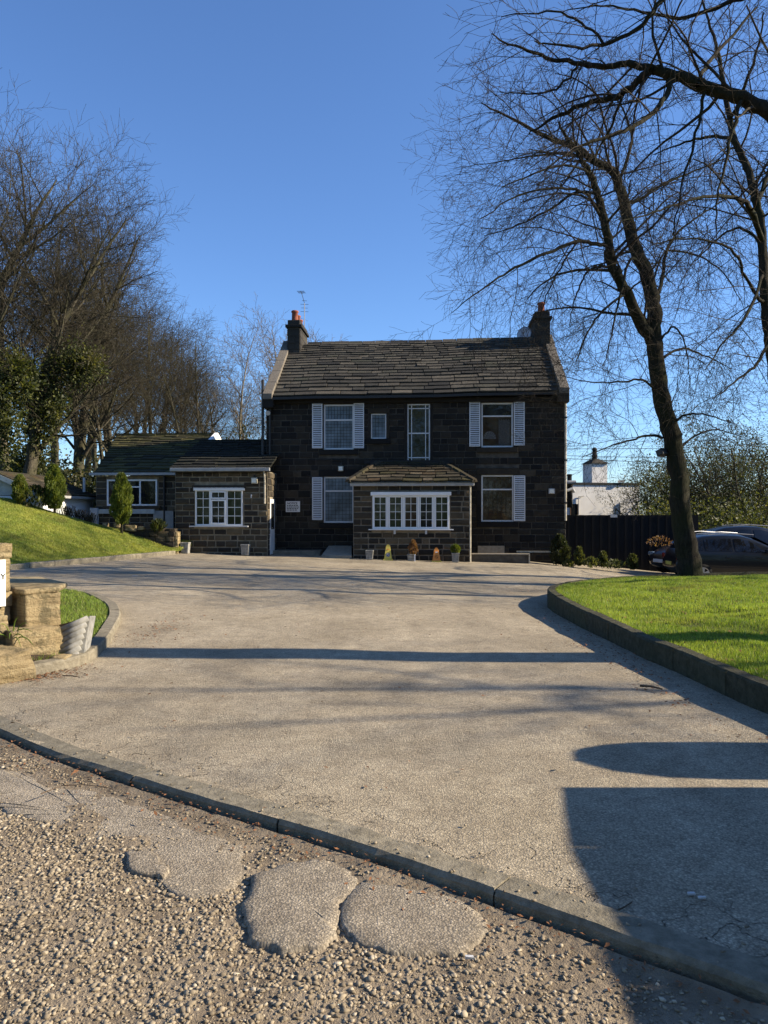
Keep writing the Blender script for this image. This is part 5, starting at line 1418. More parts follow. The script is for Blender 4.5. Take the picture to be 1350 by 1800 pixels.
for a in [
 (0, 30, .8, 33, 262, .0, 'large bare tree with an ivied trunk leaning right behind the outbuilding'),
 (0, -75, 1, 31, 95, .9, 'tall spreading bare tree rising at the left edge, highest crown of the wood'),
 (1, 20, 1, 37, 170, 2.1, 'tall bare tree behind the ivy-covered trunk at the left edge'),
 (0, 120, .8, 41, 345, 5.6, 'bare tree with upswept boughs behind the leaning ivied tree'),
 (2, 178, .6, 44, 440, 1.2, 'bare tree above the left end of the low wing roof'),
 (1, 214, .5, 45, 470, 3.6, 'straight bare tree rising behind the left half of the low wing roof'),
 (2, 255, .5, 46, 500, 4.4, 'bare tree with a mossy trunk behind the middle of the low wing roof'),
 (3, 290, .4, 50, 545, .4, 'bare tree with close twin boughs behind the middle of the low wing roof'),
 (3, 322, .4, 48, 556, 2.6, 'bare tree just left of the white gable peak'),
 (2, 352, .4, 50, 553, 5.0, 'tall round-topped bare tree above the white gable peak'),
 (3, 392, .2, 55, 610, 1.6, 'smaller bare tree between the white gable and the pale trees'),
 (4, 437, .2, 50, 545, 1.0, 'pale slender tree rising nearest left of the left chimney'),
 (4, 478, .2, 48, 530, 3.0, 'pale slender tree directly beside the left chimney'),
 (5, 590, .0, 78, 571, .5, 'distant round-crowned tree showing over the house ridge'),
 (4, 536, .0, 60, 572, 2.0, 'thin far tree showing just right of the left chimney'),
 (3, 418, .2, 62, 650, 4.0, 'low bare tree in the gap left of the house'),
 (3, 455, .2, 60, 655, 5.2, 'low bare tree in the gap right beside the house gable'),
 (2, 150, .6, 52, 400, 2.9, 'bare tree deep in the wood behind the wing roof end'),
 (1, 90, .8, 54, 330, 4.9, 'bare tree deep in the wood above the leaning trunk'),
 (3, 236, .5, 58, 505, 3.3, 'thin bare tree deep in the wood behind the wing roof'),
 (3, 336, .4, 62, 575, .9, 'thin bare tree deep in the wood near the white gable peak'),
 (2, -120, 1, 42, 240, 3.9, 'bare tree deep in the wood beyond the left edge'),
 (3, 275, .5, 63, 540, 4.6, 'thin bare tree deep in the wood behind the wing ridge'),
 (2, 200, .5, 62, 480, .6, 'bare tree deep in the wood above the wing ridge end'),
 (1, 158, .6, 47, 430, 3.1, 'bare tree with a straight trunk behind the wing roof end, third of its row'),
 (3, 188, .6, 40, 520, 1.9, 'slim bare tree close behind the left end of the wing roof'),
 (2, 306, .4, 54, 560, 3.9, 'bare tree whose trunk stands behind the right half of the rear wing ridge'),
 (3, 372, .3, 57, 605, 2.2, 'slim bare tree right behind the white gable peak'),
 (1, 232, .5, 52, 500, 5.9, 'bare tree standing behind the left half of the rear wing ridge, deep in the wood'),
 (2, 130, .7, 46, 400, 5.1, 'bare tree between the leaning ivied trunk and the wing roof end'),
 (3, 108, .7, 39, 470, .7, 'slim bare tree just right of the leaning ivied trunk'),
]: put(*a)

# ---------- leaves: small quads scattered round points
def leaf_mesh(name, C, size, seed, mt, parent=None, flat=0.0, kind='stuff'):
    r = np.random.default_rng(seed); n = len(C); C = np.asarray(C)
    d = r.normal(size=(n,3)); d /= np.linalg.norm(d,axis=1,keepdims=True); e = np.cross(d, r.normal(size=(n,3))); e /= np.linalg.norm(e,axis=1,keepdims=True)
    s = (size*(.5+.9*r.random(n)))[:,None]
    V = np.stack([C-d*s*.5, C+e*s*.28, C+d*s*.5, C-e*s*.28], 1)
    o = link(name, np_mesh(name, V.reshape(-1,3), np.arange(n*4).reshape(-1,4)), mt, parent)
    if kind: o['kind'] = kind
    return o
def clumps(centres, nper, rad, seed):
    r = np.random.default_rng(seed); out = []
    for c, k in centres: out.append(np.array(c)+r.normal(size=(int(nper*k),3))*rad*k**.5)
    return np.concatenate(out)
# ivy on the leaning trunk and on a second ivy-clad trunk at the left edge
ivr = random.Random(8)
def ivy_on(name, line, rad, n, seed, label, size=.13):
    C = []
    for _ in range(n):
        t = ivr.random(); i = min(len(line)-2, int(t*(len(line)-1))); f = t*(len(line)-1)-i; a = line[i].lerp(line[i+1], f)
        rr_ = rad[i]+(rad[i+1]-rad[i])*f; C.append(((a.x+ivr.gauss(0, rr_), a.y+ivr.gauss(0, rr_), a.z+ivr.gauss(0, rr_)), ivr.uniform(.5, 1.3)))
    P = clumps(C, 110, .24, seed)
    o = leaf_mesh(name, P, size, seed, M['ivy_leaf'], None, kind=None); return tag(o, label, 'ivy')
ivy_on('ivy', [W(0,800,31), W(10,750,31), W(15,700,31), W(30,660,31), W(25,635,31)], [.2,.35,.4,.3,.15], 60, 1, 'pale green ivy mass on a trunk at the left edge above the outbuilding', .15)
ivy_on('ivy', [W(70,790,33), W(85,740,33), W(100,690,33), W(118,650,33), W(140,640,33), W(165,635,33)], [.10,.25,.38,.4,.28,.22], 75, 2, 'ivy climbing the leaning trunk and its first bough', .13)
ivy_on('ivy', [W(55,820,34), W(60,760,34), W(58,700,34), W(62,670,34)], [.35,.45,.4,.2], 90, 3, 'dark ivy hanging between the two ivied trunks', .13)

# undergrowth: a tangle of stems behind the outbuilding and wing
gu = Grow(51, {0:.3,1:.35,2:.25,3:.2}, {1:.2,2:.25,3:.3}, {1:.05,2:.0,3:.0}, {0:3,1:2.6,2:3.0}, {0:.8,1:.8,2:.8}, {0:2,1:1.1,2:.6}, 2, .008)
ur = random.Random(9)
for _ in range(300):
    px = ur.uniform(-40, 470); Y = ur.uniform(36, 50); x = (px-675)/F*Y; gu.branch((x, Y, .6), norm3((ur.gauss(0,.5), ur.gauss(0,.4), 1)), ur.uniform(1.6, 4.2)*(1.1 if px < 220 else .7), ur.uniform(.012,.03), 0 if False else 1)
br = LV(gu)
o = link('undergrowth', tubes_mesh('undergrowth', br, lambda r: 3), M['twig_wood']); tag(o, kind='stuff')
C = []
for _ in range(230):
    px = ur.uniform(-60, 215); Y = ur.uniform(35, 46); C.append((((px-675)/F*Y, Y, ur.uniform(.6, 3.6)), ur.uniform(.5,1.6)))
for _ in range(90):
    px = ur.uniform(380, 470); Y = ur.uniform(44, 52); C.append((((px-675)/F*Y, Y, ur.uniform(.6, 6.0)), ur.uniform(.5,1.5)))
leaf_mesh('undergrowth_leaves', clumps(C, 55, .5, 5), .16, 6, M['dark_leaf'])
C = []
for _ in range(260):
    px = ur.uniform(-80, 165); Y = ur.uniform(38, 44); C.append((((px-675)/F*Y, Y, ur.uniform(.3, 4.6-.012*max(0,px))), ur.uniform(.7,1.6)))
leaf_mesh('holly_thicket', clumps(C, 90, .55, 55), .24, 56, M['dark_leaf'])
C = []
for _ in range(170):
    px = ur.uniform(150, 480); Y = ur.uniform(58, 75); C.append((((px-675)/F*Y, Y, ur.uniform(.5, 5.5)), ur.uniform(.6,1.8)))
leaf_mesh('far_undergrowth', clumps(C, 40, .7, 7), .22, 8, M['brown_leaf'])

# ---------- scrub trees on the right, half in leaf
def scrub_proto(seed, h):
    g = Grow(seed, {0:.4,1:.4,2:.3,3:.2}, {1:.16,2:.2,3:.2}, {1:.05,2:.04,3:.03}, {0:2.2,1:2.6,2:3.4}, {0:.7,1:.7,2:.7}, {0:.24*h,1:.12*h,2:.06*h}, 3, .009, rr=.5)
    rr = random.Random(seed)
    for k in range(5):
        az = k*1.3+rr.random(); d = norm3((math.cos(az)*.45, math.sin(az)*.45, 1)); q = (rr.gauss(0,.15), rr.gauss(0,.15), -.4); pts = [q]; rad = [.10]
        for j in range(6):
            d = norm3((d[0]+rr.gauss(0,.14), d[1]+rr.gauss(0,.14), d[2]+.02)); q = tuple(q[c]+d[c]*h*.9/6 for c in range(3)); pts.append(q); rad.append(.10*(1-(j+1)/6*.85))
        g.guide(pts, rad, mul=1.0, t0=.2)
    root = tag(empty('scrub_tree'), 'x', 'tree'); gs = g.out['g']
    link('trunk', tubes_mesh('trunk', gs, lambda r: 6), M['bark_wood'], root)
    br = LV(g); link('branches', tubes_mesh('branches', br, lambda r: 3), M['twig_wood'], root)
    ends = [b[0][-1] for b in br if True]; rr.shuffle(ends); n = int(len(ends)*.9)
    C = [(e, rr.uniform(.4,1.2)) for e in ends[:n]]
    leaf_mesh('foliage', clumps(C, 13, .20, seed), .09, seed, M['dark_leaf'], root, kind=None)
    return root, h
SP = [scrub_proto(201, 7), scrub_proto(202, 8)]
for k, (pi, px, Y, yt, rz, lb) in enumerate([
 (0, 1150, 41, 812, 0, 'low leafy scrub tree just right of the white building'),
 (1, 1245, 40, 745, 1, 'scrub tree just right of the forked tree trunk'),
 (0, 1290, 38, 705, 2, 'tallest scrub tree with small olive leaves above the black car'),
 (1, 1345, 37, 695, 3, 'scrub tree at the right edge above the black car roof'),
 (0, 1195, 42, 790, 4, 'dense scrub tree showing behind the forked tree trunk'),
 (1, 1320, 46, 740, 5, 'scrub tree deeper behind the parked cars'),
 (0, 1400, 40, 700, .6, 'scrub tree just beyond the right edge'),
 (1, 1262, 50, 770, 1.7, 'far scrub tree between the two car roofs'),
 (0, 1170, 42.5, 800, 3.3, 'far scrub tree behind the black fence end')]):
    root, h = SP[pi]; o = root if not root.get('used') else copy_tree(root); root['used'] = 1
    s = (CZ+(900-yt)*Y/F + .9)/h; o.location = ((px-675)/F*Y, Y, -.9); o.rotation_euler = (0,0,rz); o.scale = (s*.95,s*.95,s); o['label'] = lb; o['group'] = 'scrub trees beyond the car park'
C = []
for _ in range(230):
    px = ur.uniform(1130, 1400); Y = ur.uniform(31, 36); C.append((((px-675)/F*Y, Y, ur.uniform(-.6, 1.9)), ur.uniform(.5,1.4)))
for _ in range(300):
    px = ur.uniform(1128, 1420); Y = ur.uniform(38, 44); C.append((((px-675)/F*Y, Y, ur.uniform(-.8, 3.6+1.2*(px > 1215))), ur.uniform(.7,1.8)))
leaf_mesh('hedge_leaves', clumps(C, 60, .38, 15), .12, 16, M['shrub_leaf'])

# ---------- columnar conifers and small shrubs
def conifer(name, loc, h, w, n, size, label, seed, mt='conifer_leaf', group=None, cat='conifer', stem=True, ragged=.17, shape=1.0):
    root = tag(empty(name, loc), label, cat, group); r = np.random.default_rng(seed)
    t = r.random(n)**.85; prof = np.minimum(1, np.minimum(.5+t*2.4, (1.02-t)**.55*1.5*shape)); a = r.uniform(0, 2*np.pi, n)
    wob = 1+ragged*np.sin(a*3+t*9+seed)+ragged*np.sin(a*5-t*17)
    rad = w*.5*prof*wob*(1-.5*r.random(n)**3)
    C = np.stack([np.cos(a)*rad, np.sin(a)*rad, .08*h+t*h*.92], 1)
    d = np.stack([np.cos(a)*.5, np.sin(a)*.5, np.full(n, 1.0)], 1)+r.normal(size=(n,3))*.3; d /= np.linalg.norm(d,axis=1,keepdims=True)
    e = np.cross(d, r.normal(size=(n,3))); e /= np.linalg.norm(e,axis=1,keepdims=True); s = (size*(.5+r.random(n)))[:,None]
    V = np.stack([C-d*s*.5, C+e*s*.2, C+d*s*.6, C-e*s*.2], 1)
    link('crown', np_mesh('crown', V.reshape(-1,3), np.arange(n*4).reshape(-1,4)), M[mt], root)
    if stem: MB().cyl((0,0,-.25),(0,0,h*.8),.05,.015,7).build('trunk', M['bark_dark'], root)
    return root
def stand(px, ypx_base, Y): p = W(px, ypx_base, Y); return (p.x, p.y, p.z)
for px, yb, Y, yt, wpx, lb, sd_ in ((214,928,25.5,833,31,'columnar conifer in front of the wing window, ragged at one side',1), (96,900,25.3,818,31,'fattest columnar conifer on the crest of the left lawn',2), (35,886,24.9,836,22,'small columnar conifer farthest left on the lawn crest',3)):
    conifer('columnar_conifer', stand(px, yb, Y), (yb-yt)*Y/F, wpx*Y/F, 5200, .10, lb, sd_, group='columnar conifers on the left lawn')
for px, yb, Y, yt, wpx, n, lb, sd_ in ((984,996,26.3,940,30,3500,'bushiest dark conifer at the right corner of the house',11),(1018,996,26.0,962,15,1400,'slim small conifer next to the corner conifer',12),(1060,998,25.8,970,14,1300,'small conifer in the middle of the bed before the black fence',13),(1112,1002,25.2,975,16,1500,'small cone-shaped conifer nearest the parked cars',14)):
    conifer('small_conifer', stand(px, yb, Y), (yb-yt)*Y/F, wpx*Y/F, n, .085, lb, sd_, 'shrub_leaf' if sd_ > 11 else 'dark_leaf', 'small conifers in the bed by the black fence', stem=False)  # darker leaf colours stand in for the shade over this bed
for px, yb, Y, w, h, lb, sd_ in ((1040,998,25.6,.5,.35,'low leafy plant between two small conifers',21),(1080,1000,25.4,.6,.3,'low green ground plant right of the middle small conifer',22),(1000,998,26,.4,.25,'low weeds at the foot of the corner conifer',23)):
    conifer('leafy_plant', stand(px, yb, Y), h, w, 260, .09, lb, sd_, 'shrub_leaf', None, 'plant', stem=False)
conifer('red_shrub', stand(1160, 962, 27), .40, .8, 170, .07, 'reddish leafed shrub showing above the small car by the trunk', 25, 'brown_leaf', None, 'shrub', stem=False)
conifer('variegated_shrub', stand(63, 894, 25.2), .75, .8, 800, .10, 'variegated shrub between two conifers on the left lawn crest', 26, 'ivy_leaf', None, 'shrub', stem=False)
conifer('spiky_plant', stand(278, 932, 25.8), .32, .42, 300, .16, 'spiky grey plant on top of the rough stone wall', 27, 'shrub_leaf', None, 'plant', stem=False)
lv = random.Random(4)
for px, lb in ((118,'lavender clump nearest the fattest conifer'),(138,'lavender clump before the white outbuilding wall'),(158,'lavender clump at the wing corner')):
    br = []
    p0 = Vector(stand(px, 905+(px-118)*.30, 25.8))
    for _ in range(70):
        a = lv.uniform(0,6.28); t_ = lv.uniform(.1,.5); L = lv.uniform(.2,.42); d = Vector((math.cos(a)*t_, math.sin(a)*t_, 1)).normalized(); q = p0+Vector((lv.gauss(0,.10), lv.gauss(0,.08), -.1)); br.append(([tuple(q), tuple(q+d*L*.5), tuple(q+d*L)], [.006,.006,.012]))
    tag(link('lavender', tubes_mesh('lavender', br, lambda r: 3), M['twig_wood']), lb, 'plant', 'lavender clumps on the lawn crest')
# woodland that stands behind the photographer and is mirrored in the panes
C = []
for _ in range(900):
    C.append(((ur.uniform(-45, 45), ur.uniform(-22, -15), ur.uniform(0, 13)), ur.uniform(.8,2.4)))
leaf_mesh('hedge_across_lane', clumps(C, 45, .9, 25), .4, 26, M['grass_bank'])
# ================================================================== OTHER BUILDINGS, CARS, SMALL THINGS
# black boarded fence right of the house
fx0, fx1 = W(990,905,28.4).x, W(1235,905,28.0).x
fen = tag(empty('board_fence', (fx0, 28.4, 0)), 'tall black boarded fence between the house and the parked cars', 'fence')
bm_ = MB().box(0,.149,-.012,.012,0,1.0).mesh('board'); bm_.materials.append(M['fence_black'])
n = int((fx1-fx0)/.15)
for i in range(n):
    x = i*.15; zb = H(fx0+x, 28)-.15; zt_ = CZ-5.5*28.2/F
    link('board', bm_, None, fen, (x, -.008*(i%2)-.003*i, zb), None, (1,1,zt_-zb+.008*((i*37)%5)/5))
for i in range(0, n, 14): MB().box(i*.15, i*.15+.1, .02, .12, -.9, 1.45).build('post', M['fence_black'], fen)
for z in (.1, 1.2): MB().box(0, n*.15, .016, .06, z, z+.08).build('rail', M['fence_black'], fen)
lb_ = MB().box(-.12,.12,-.06,0,-.05,.05).build('fence_lamp', M['plate_white'], None, W(1077,907,28.0)-Vector((0,.1,0))); tag(lb_, 'small white lamp on top of the black fence', 'lamp')

# white rendered building behind
BY = 46.0
wb = tag(empty('white_building', (W(1060,905,BY).x, BY, 0), R(12)), 'flat-roofed white rendered building with a square chimney behind the black fence', 'building')
def bx(px0, px1, py0, py1, y0, y1): 
    a, b = W(px0,py1,BY), W(px1,py0,BY); o = wb.location; return MB().box(a.x-o.x, b.x-o.x, y0, y1, a.z, b.z)
bx(960,1131,852,1010,0,8).build('wall', M['white_render'], wb)
bx(955,1132,848.5,852,-.06,8.2).build('parapet', M['gutter_black'], wb)
bx(1043.5,1073,814,852,.3,1.5).build('chimney', M['white_render'], wb)
a = W(1043.5,814,BY); b_ = W(1073,814,BY); o_ = wb.location
cc = MB().add([(a.x-o_.x-.08,.2,a.z),(b_.x-o_.x+.08,.2,a.z),(b_.x-o_.x+.08,1.6,a.z),(a.x-o_.x-.08,1.6,a.z),(a.x-o_.x+.35,.7,a.z+.3),(b_.x-o_.x-.35,.7,a.z+.3),(b_.x-o_.x-.35,1.1,a.z+.3),(a.x-o_.x+.35,1.1,a.z+.3)], [(0,1,5,4),(1,2,6,5),(2,3,7,6),(3,0,4,7),(4,5,6,7),(3,2,1,0)]).build('chimney_cap', M['chimney_stone'], wb)
c_ = W(1057.5,808,BY); MB().lathe([(.17,0),(.15,.25),(.19,.3),(.14,.36),(.14,.62),(.17,.66),(.10,.8)],(c_.x-o_.x,.9,c_.z),12).build('chimney_pot', M['chimney_stone'], wb, smooth=True)
bx(998,1011,886,905,-.03,.0).build('window', M['glass_dark'], wb); 
fr_ = MB(); 
for q in ((997,998.3),(1010.7,1012)): 
    a,b2 = W(q[0],905,BY),W(q[1],886,BY); fr_.box(a.x-o_.x,b2.x-o_.x,-.06,0,a.z,b2.z)
fr_.build('window_frame', M['wood_brown'], wb)
p = [W(1013,905,BY),W(1013,873,BY),W(1023,872,BY)]; MB().tube([(q.x-o_.x,-.06,q.z) for q in p],.025,6).build('cable', M['gutter_white'], wb)
p = [W(1092,905,BY),W(1092,884,BY)]; MB().tube([(q.x-o_.x,-.05,q.z) for q in p],.05,6).build('vent_pipe', M['gutter_white'], wb)
p = W(1094,846,BY); MB().box(p.x-o_.x-.15,p.x-o_.x+.15,-.2,.1,p.z-.07,p.z+.07).add([],[]).build('floodlight', M['steel_grey'], wb); MB().cyl((p.x-o_.x-.05,0,p.z-.3),(p.x-o_.x-.05,0,p.z),.025,.025,6).build('floodlight_post', M['gutter_black'], wb)
# low chimney cluster next to the house corner
ns_ = tag(empty('roof_vent', W(1001,852,40)), 'dark vent stack peeping over the white building beside the house corner', 'vent')
MB().lathe([(.16,-1.2),(.16,-.1),(.22,0),(.22,.12),(.12,.22),(.12,.45),(.16,.5),(.1,.55)],(0,0,0),10).build('stack', M['chimney_stone'], ns_, smooth=True)
MB().cyl((-.4,-.3,.1),(.25,-.3,.12),.10,.10,10).build('duct', M['gutter_white'], ns_)

# overhead wires
wr = MB()
for (y0, y1, Yd) in ((789,770,50),(801,795,52),(806,812,48)):
    pts = []
    for i in range(13):
        t = i/12; x = 996+(1500-996)*t; y = y0+(y1-y0)*t+6*math.sin(math.pi*t); pts.append(W(x,y,Yd))
    m_ = MB().tube(pts,.016,4).build('overhead_wire', M['gutter_black']); tag(m_, {789:'highest overhead wire right of the house',801:'middle overhead wire right of the house',806:'lowest overhead wire right of the house'}[y0], 'wire', 'overhead wires')
m_ = MB().tube([W(1123,893,44),W(1145,897,40),W(1170,903,36)],.02,5).build('cable', M['downpipe_pale']); tag(m_, 'pale cable sloping from the white building to the fence', 'cable')

# ---- outbuilding on the left
ob = tag(empty('outbuilding', (0,0,0)), 'low gabled outbuilding with a mossy brown tiled roof and white walls beyond the left lawn', 'outbuilding')
KB = .853; X0, XR, XE, Y0_, Y1_ = -18.6*KB, -15.3*KB, -13.25*KB, 30.0*KB, 35.6*KB
zr0, zr1, ze0 = CZ+72*30*KB/F, CZ+61*35.6*KB/F, CZ+31*30*KB/F
XL_ = 2*XR-XE
MB().box(XL_+.15, XE-.15, Y0_+.25, Y1_-.1, .3, ze0-.03).build('wall', M['white_wall'], ob)
MB().add([(XL_+.15,Y0_+.25,ze0-.05),(XE-.15,Y0_+.25,ze0-.05),(XR,Y0_+.25,zr0-.08),(XL_+.15,Y0_+.4,ze0-.05),(XE-.15,Y0_+.4,ze0-.05),(XR,Y0_+.4,zr0-.08)],[(0,1,2),(5,4,3),(0,3,4,1)]).build('gable', M['bargeboard'], ob)
rf = MB().add([(XE,Y0_,ze0),(XE,Y1_,ze0),(XR,Y1_,zr0),(XR,Y0_,zr0),(XL_,Y0_,ze0),(XL_,Y1_,ze0)],[(0,1,2,3),(3,2,5,4)]).build('roof', M['rust_slate'], ob)
# tiles on the visible slope
tm = slates('rust_slate'); rr = random.Random(5); pit = math.atan2(zr0-ze0, XE-XR); Ls = math.hypot(zr0-ze0, XE-XR); rows_ = 11; items = []
for i in range(rows_):
    y = Y0_-rr.uniform(0,.2)
    while y < Y1_:
        L = rr.uniform(.3,.55); ya, yb = max(y,Y0_-.03), min(y+L,Y1_); y += L
        if yb-ya < .1: continue
        f = i/rows_; items.append((rr.choice(tm), (XE-(XE-XR)*f, (ya+yb)/2, ze0+(zr0-ze0)*f+.02), (yb-ya-.01, Ls/rows_*1.15, .035)))
for me, loc, scl in items[:300]:
    # tile's own y axis runs up the slope (towards -X)
    o = link('tile', me, None, rf); o.matrix_local = Matrix.Translation(loc) @ Matrix.Rotation(R(90),4,'Z') @ Matrix.Rotation(pit-.05,4,'X') @ Matrix.Diagonal((*scl,1))
th = math.atan2(zr0-ze0, XE-XR)
MB().hexa([(XE+.02,Y0_-.04,ze0-.17),(XE+.02,Y0_,ze0-.17),(XR,Y0_,zr0-.17),(XR,Y0_-.04,zr0-.17),(XE+.02,Y0_-.04,ze0),(XE+.02,Y0_,ze0),(XR,Y0_,zr0),(XR,Y0_-.04,zr0)]).build('bargeboard', M['bargeboard'], ob)
MB().box(XE-.02, XE+.08, Y0_, Y1_, ze0-.10, ze0-.01).build('gutter', M['gutter_white'], ob)
MB().box(XE-.15, XE-.1, Y0_+1.2, Y0_+2.0, .5, 1.9).build('door', M['bargeboard'], ob)
MB().cyl((XR+1.6,Y1_-1.0,zr0-.6),(XR+1.6,Y1_-1.0,zr0-.05),.05,.05,8).build('flue', M['plate_white'], ob)

# ---- rough stone retaining wall at the wing corner
def rough_block(rr, sx, sy, sz, sub=2, amp=.06, seed=0.0, rnd=.16):
    import bmesh
    bm = bmesh.new(); bmesh.ops.create_cube(bm, size=1.0); bmesh.ops.subdivide_edges(bm, edges=bm.edges[:], cuts=sub, use_grid_fill=True)
    for v in bm.verts:
        c = v.co.copy(); l = max(abs(c.x),abs(c.y),abs(c.z)); s = c.normalized()*.5*1.25; c2 = c.lerp(s, rnd)
        nz = mnoise.noise_vector(c2*2.2+Vector((seed,seed*2,0)))
        nz2 = mnoise.noise_vector(c2*6+Vector((seed*3,0,seed)))*1.4+mnoise.noise_vector(c2*13+Vector((seed,5,seed)))*.7
        c2 = Vector((c2.x*sx,c2.y*sy,c2.z*sz)) + nz*amp*min(sx,sy,sz)*1.0 + nz2*amp*min(sx,sy,sz)*.5
        v.co = c2
    me = bpy.data.meshes.new('stone'); bm.to_mesh(me); bm.free(); return me
rwall = tag(empty('rubble_wall', (-8.0, 25.95, .1)), 'short rough stone wall with coping stones at the foot of the left lawn beside the wing', 'wall')
MB().box(-.95,.98,-.02,.26,-.3,.78).build('core', M['mortar_dark'], rwall)
rr = random.Random(12); z = -.2
while z < .8:
    h = rr.uniform(.13,.2); x = -.98
    while x < .98:
        L = rr.uniform(.2,.42); L = min(L, 1.0-x)
        if L < .08: break
        me = rough_block(rr, L-.01, .14, h-.012, 1, .12, rr.random()*50, .12); link('stone', me, M['wing_stone'], rwall, (x+L/2,-.05,z+h/2)); x += L
    me = rough_block(rr, .12, .34, h-.012, 1, .1, rr.random()*50, .12); link('stone', me, M['sandstone'], rwall, (1.0,.1,z+h/2))
    z += h
for x0 in (-.9,-.55,-.2,.1,.45,.8): link('coping_stone', rough_block(rr, .32, .34, rr.uniform(.07,.14), 1, .12, x0*9, .12), M['wing_stone'], rwall, (x0,.1,z+.03))
for x0, w, h in ((-1.35,.16,.12),(-.95,.2,.14),(-.5,.34,.2),(-.15,.2,.1)): 
    o = link('loose_stone', rough_block(rr, w, .2, h, 1, .14, x0*5, .25), M['sandstone'], None, (-8.0+x0, 25.85, .1+z+.12+(.0 if x0>-.9 else .1)))
    tag(o, {-1.35:'small pale loose stone leftmost by the columnar conifer foot',-.95:'loose stone just left of the columnar conifer stem',-.5:'pale square stone lying on the rough wall beside the conifer',-.15:'flat pale stone next to the square one on the rough wall'}[x0], 'stone', 'loose stones on the rough wall')

# ---- stone gate pier group at the left edge
# sandstone blocks, placed from the photo at depth ~8
def blk(px0, px1, py0, py1, Y, depth, seed, label, rnd=.14, amp=.10, rz=0, name='stone_block', sub=4, tilt=0):
    a, b = W(px0,py1,Y), W(px1,py0,Y); sx, sz = b.x-a.x, b.z-a.z
    me = rough_block(random.Random(seed), sx, depth, sz, sub, amp, seed*3.7, rnd); me.polygons.foreach_set('use_smooth', np.ones(len(me.polygons),dtype=bool))
    o = link(name, me, M['sandstone'], None, ((a.x+b.x)/2, Y+depth/2, (a.z+b.z)/2), (0,tilt,rz)); return tag(o, label, 'stone', 'sandstone blocks by the gate')
RZ50 = R(50); tx_, ty_ = math.cos(RZ50), math.sin(RZ50)
def fblk(px0, px1, Y0, yt, yb, depth, seed, label, rnd, amp, sub=9, top=None):
    """block whose worked face looks right and forward; near-left corner at px0, depth Y0; far-right edge at px1"""
    k0, k1 = (px0-675)/F, (px1-675)/F; X0_ = k0*Y0; t = (k1*Y0-X0_)/(tx_-k1*ty_)
    zt_, zb_ = CZ+(900-yt)/F*Y0, CZ+(900-yb)/F*Y0
    me = rough_block(random.Random(seed), t, depth, zt_-zb_, sub, amp, seed*3.7, rnd); me.polygons.foreach_set('use_smooth', np.ones(len(me.polygons),dtype=bool))
    c = Vector((X0_+tx_*t/2 - ty_*depth/2, Y0+ty_*t/2+tx_*depth/2, (zt_+zb_)/2))
    o = link('stone_block', me, M['sandstone'], None, c, (0,0,RZ50)); return tag(o, label, 'stone', 'sandstone blocks by the gate')
fblk(45,106,7.9,1046,1110,.42,1,'upright square sandstone block topped by the flat slab',.02,.035)
fblk(20,110,7.6,1110,1176,.5,2,'rounded sandstone block beneath the square one',.12,.06)
fblk(-45,62,6.95,1156,1236,.55,3,'big low mossy boulder at the road edge in front of the blocks',.30,.09)
fblk(-55,14,7.45,1088,1164,.4,4,'block under the sign post at the left edge',.12,.06)
SLB = [(-3.86,8.02),(-3.69,7.88),(-3.45,8.17),(-3.56,8.65),(-4.2,9.4),(-4.7,9.3)]
m_ = MB().add([(x,y,.742+.003*k) for k,(x,y) in enumerate(SLB)]+[(x,y,.80+.003*k) for k,(x,y) in enumerate(SLB)], [tuple(range(5,-1,-1)),tuple(range(6,12))]+[(i,(i+1)%6,6+(i+1)%6,6+i) for i in range(6)])
o = m_.build('flat_slab', M['sandstone'], bevel=.02); tag(o, 'flat sandstone slab lying on the square block', 'stone', 'sandstone blocks by the gate')
blk(88,115,1155,1164,7.75,.18,6,'thin pale stone chip lying on soil beside the kerb end',.3,.1)
for k, (px, py, s_) in enumerate(((66,1168,.07),(70,1150,.05),(58,1176,.06),(82,1178,.04))):
    p = W(px, py, 7.6); o = link('stone_chip', rough_block(rr, s_*1.5, s_, s_, 1, .2, k*7, .3), M['sandstone'], None, (p.x, p.y, max(.02, p.z*.0+.03))); tag(o, ['stone chip in the leaf litter touching the rounded block','higher stone chip beside the leaf litter below the blocks','lowest stone chip between the boulder and the kerb end','stone chip farthest towards the kerb end'][k], 'stone', 'stone chips below the blocks')
# soil bed behind the blocks
P_ = [(-3.42,7.5),(-3.30,7.75),(-3.25,8.2),(-3.45,8.6),(-3.7,9.6),(-4.4,9.9),(-5.2,9.0),(-5.2,7.6),(-4.2,7.35)]
m_ = MB().add([(x,y,.02) for x,y in P_]+[(-4.2+(x+4.2)*.8,8.5+(y-8.5)*.8,.17) for x,y in P_], [tuple(range(9,18))]+[(i,(i+1)%9,9+(i+1)%9,9+i) for i in range(9)])
tag(m_.build('flower_bed', M['soil']), kind='structure')
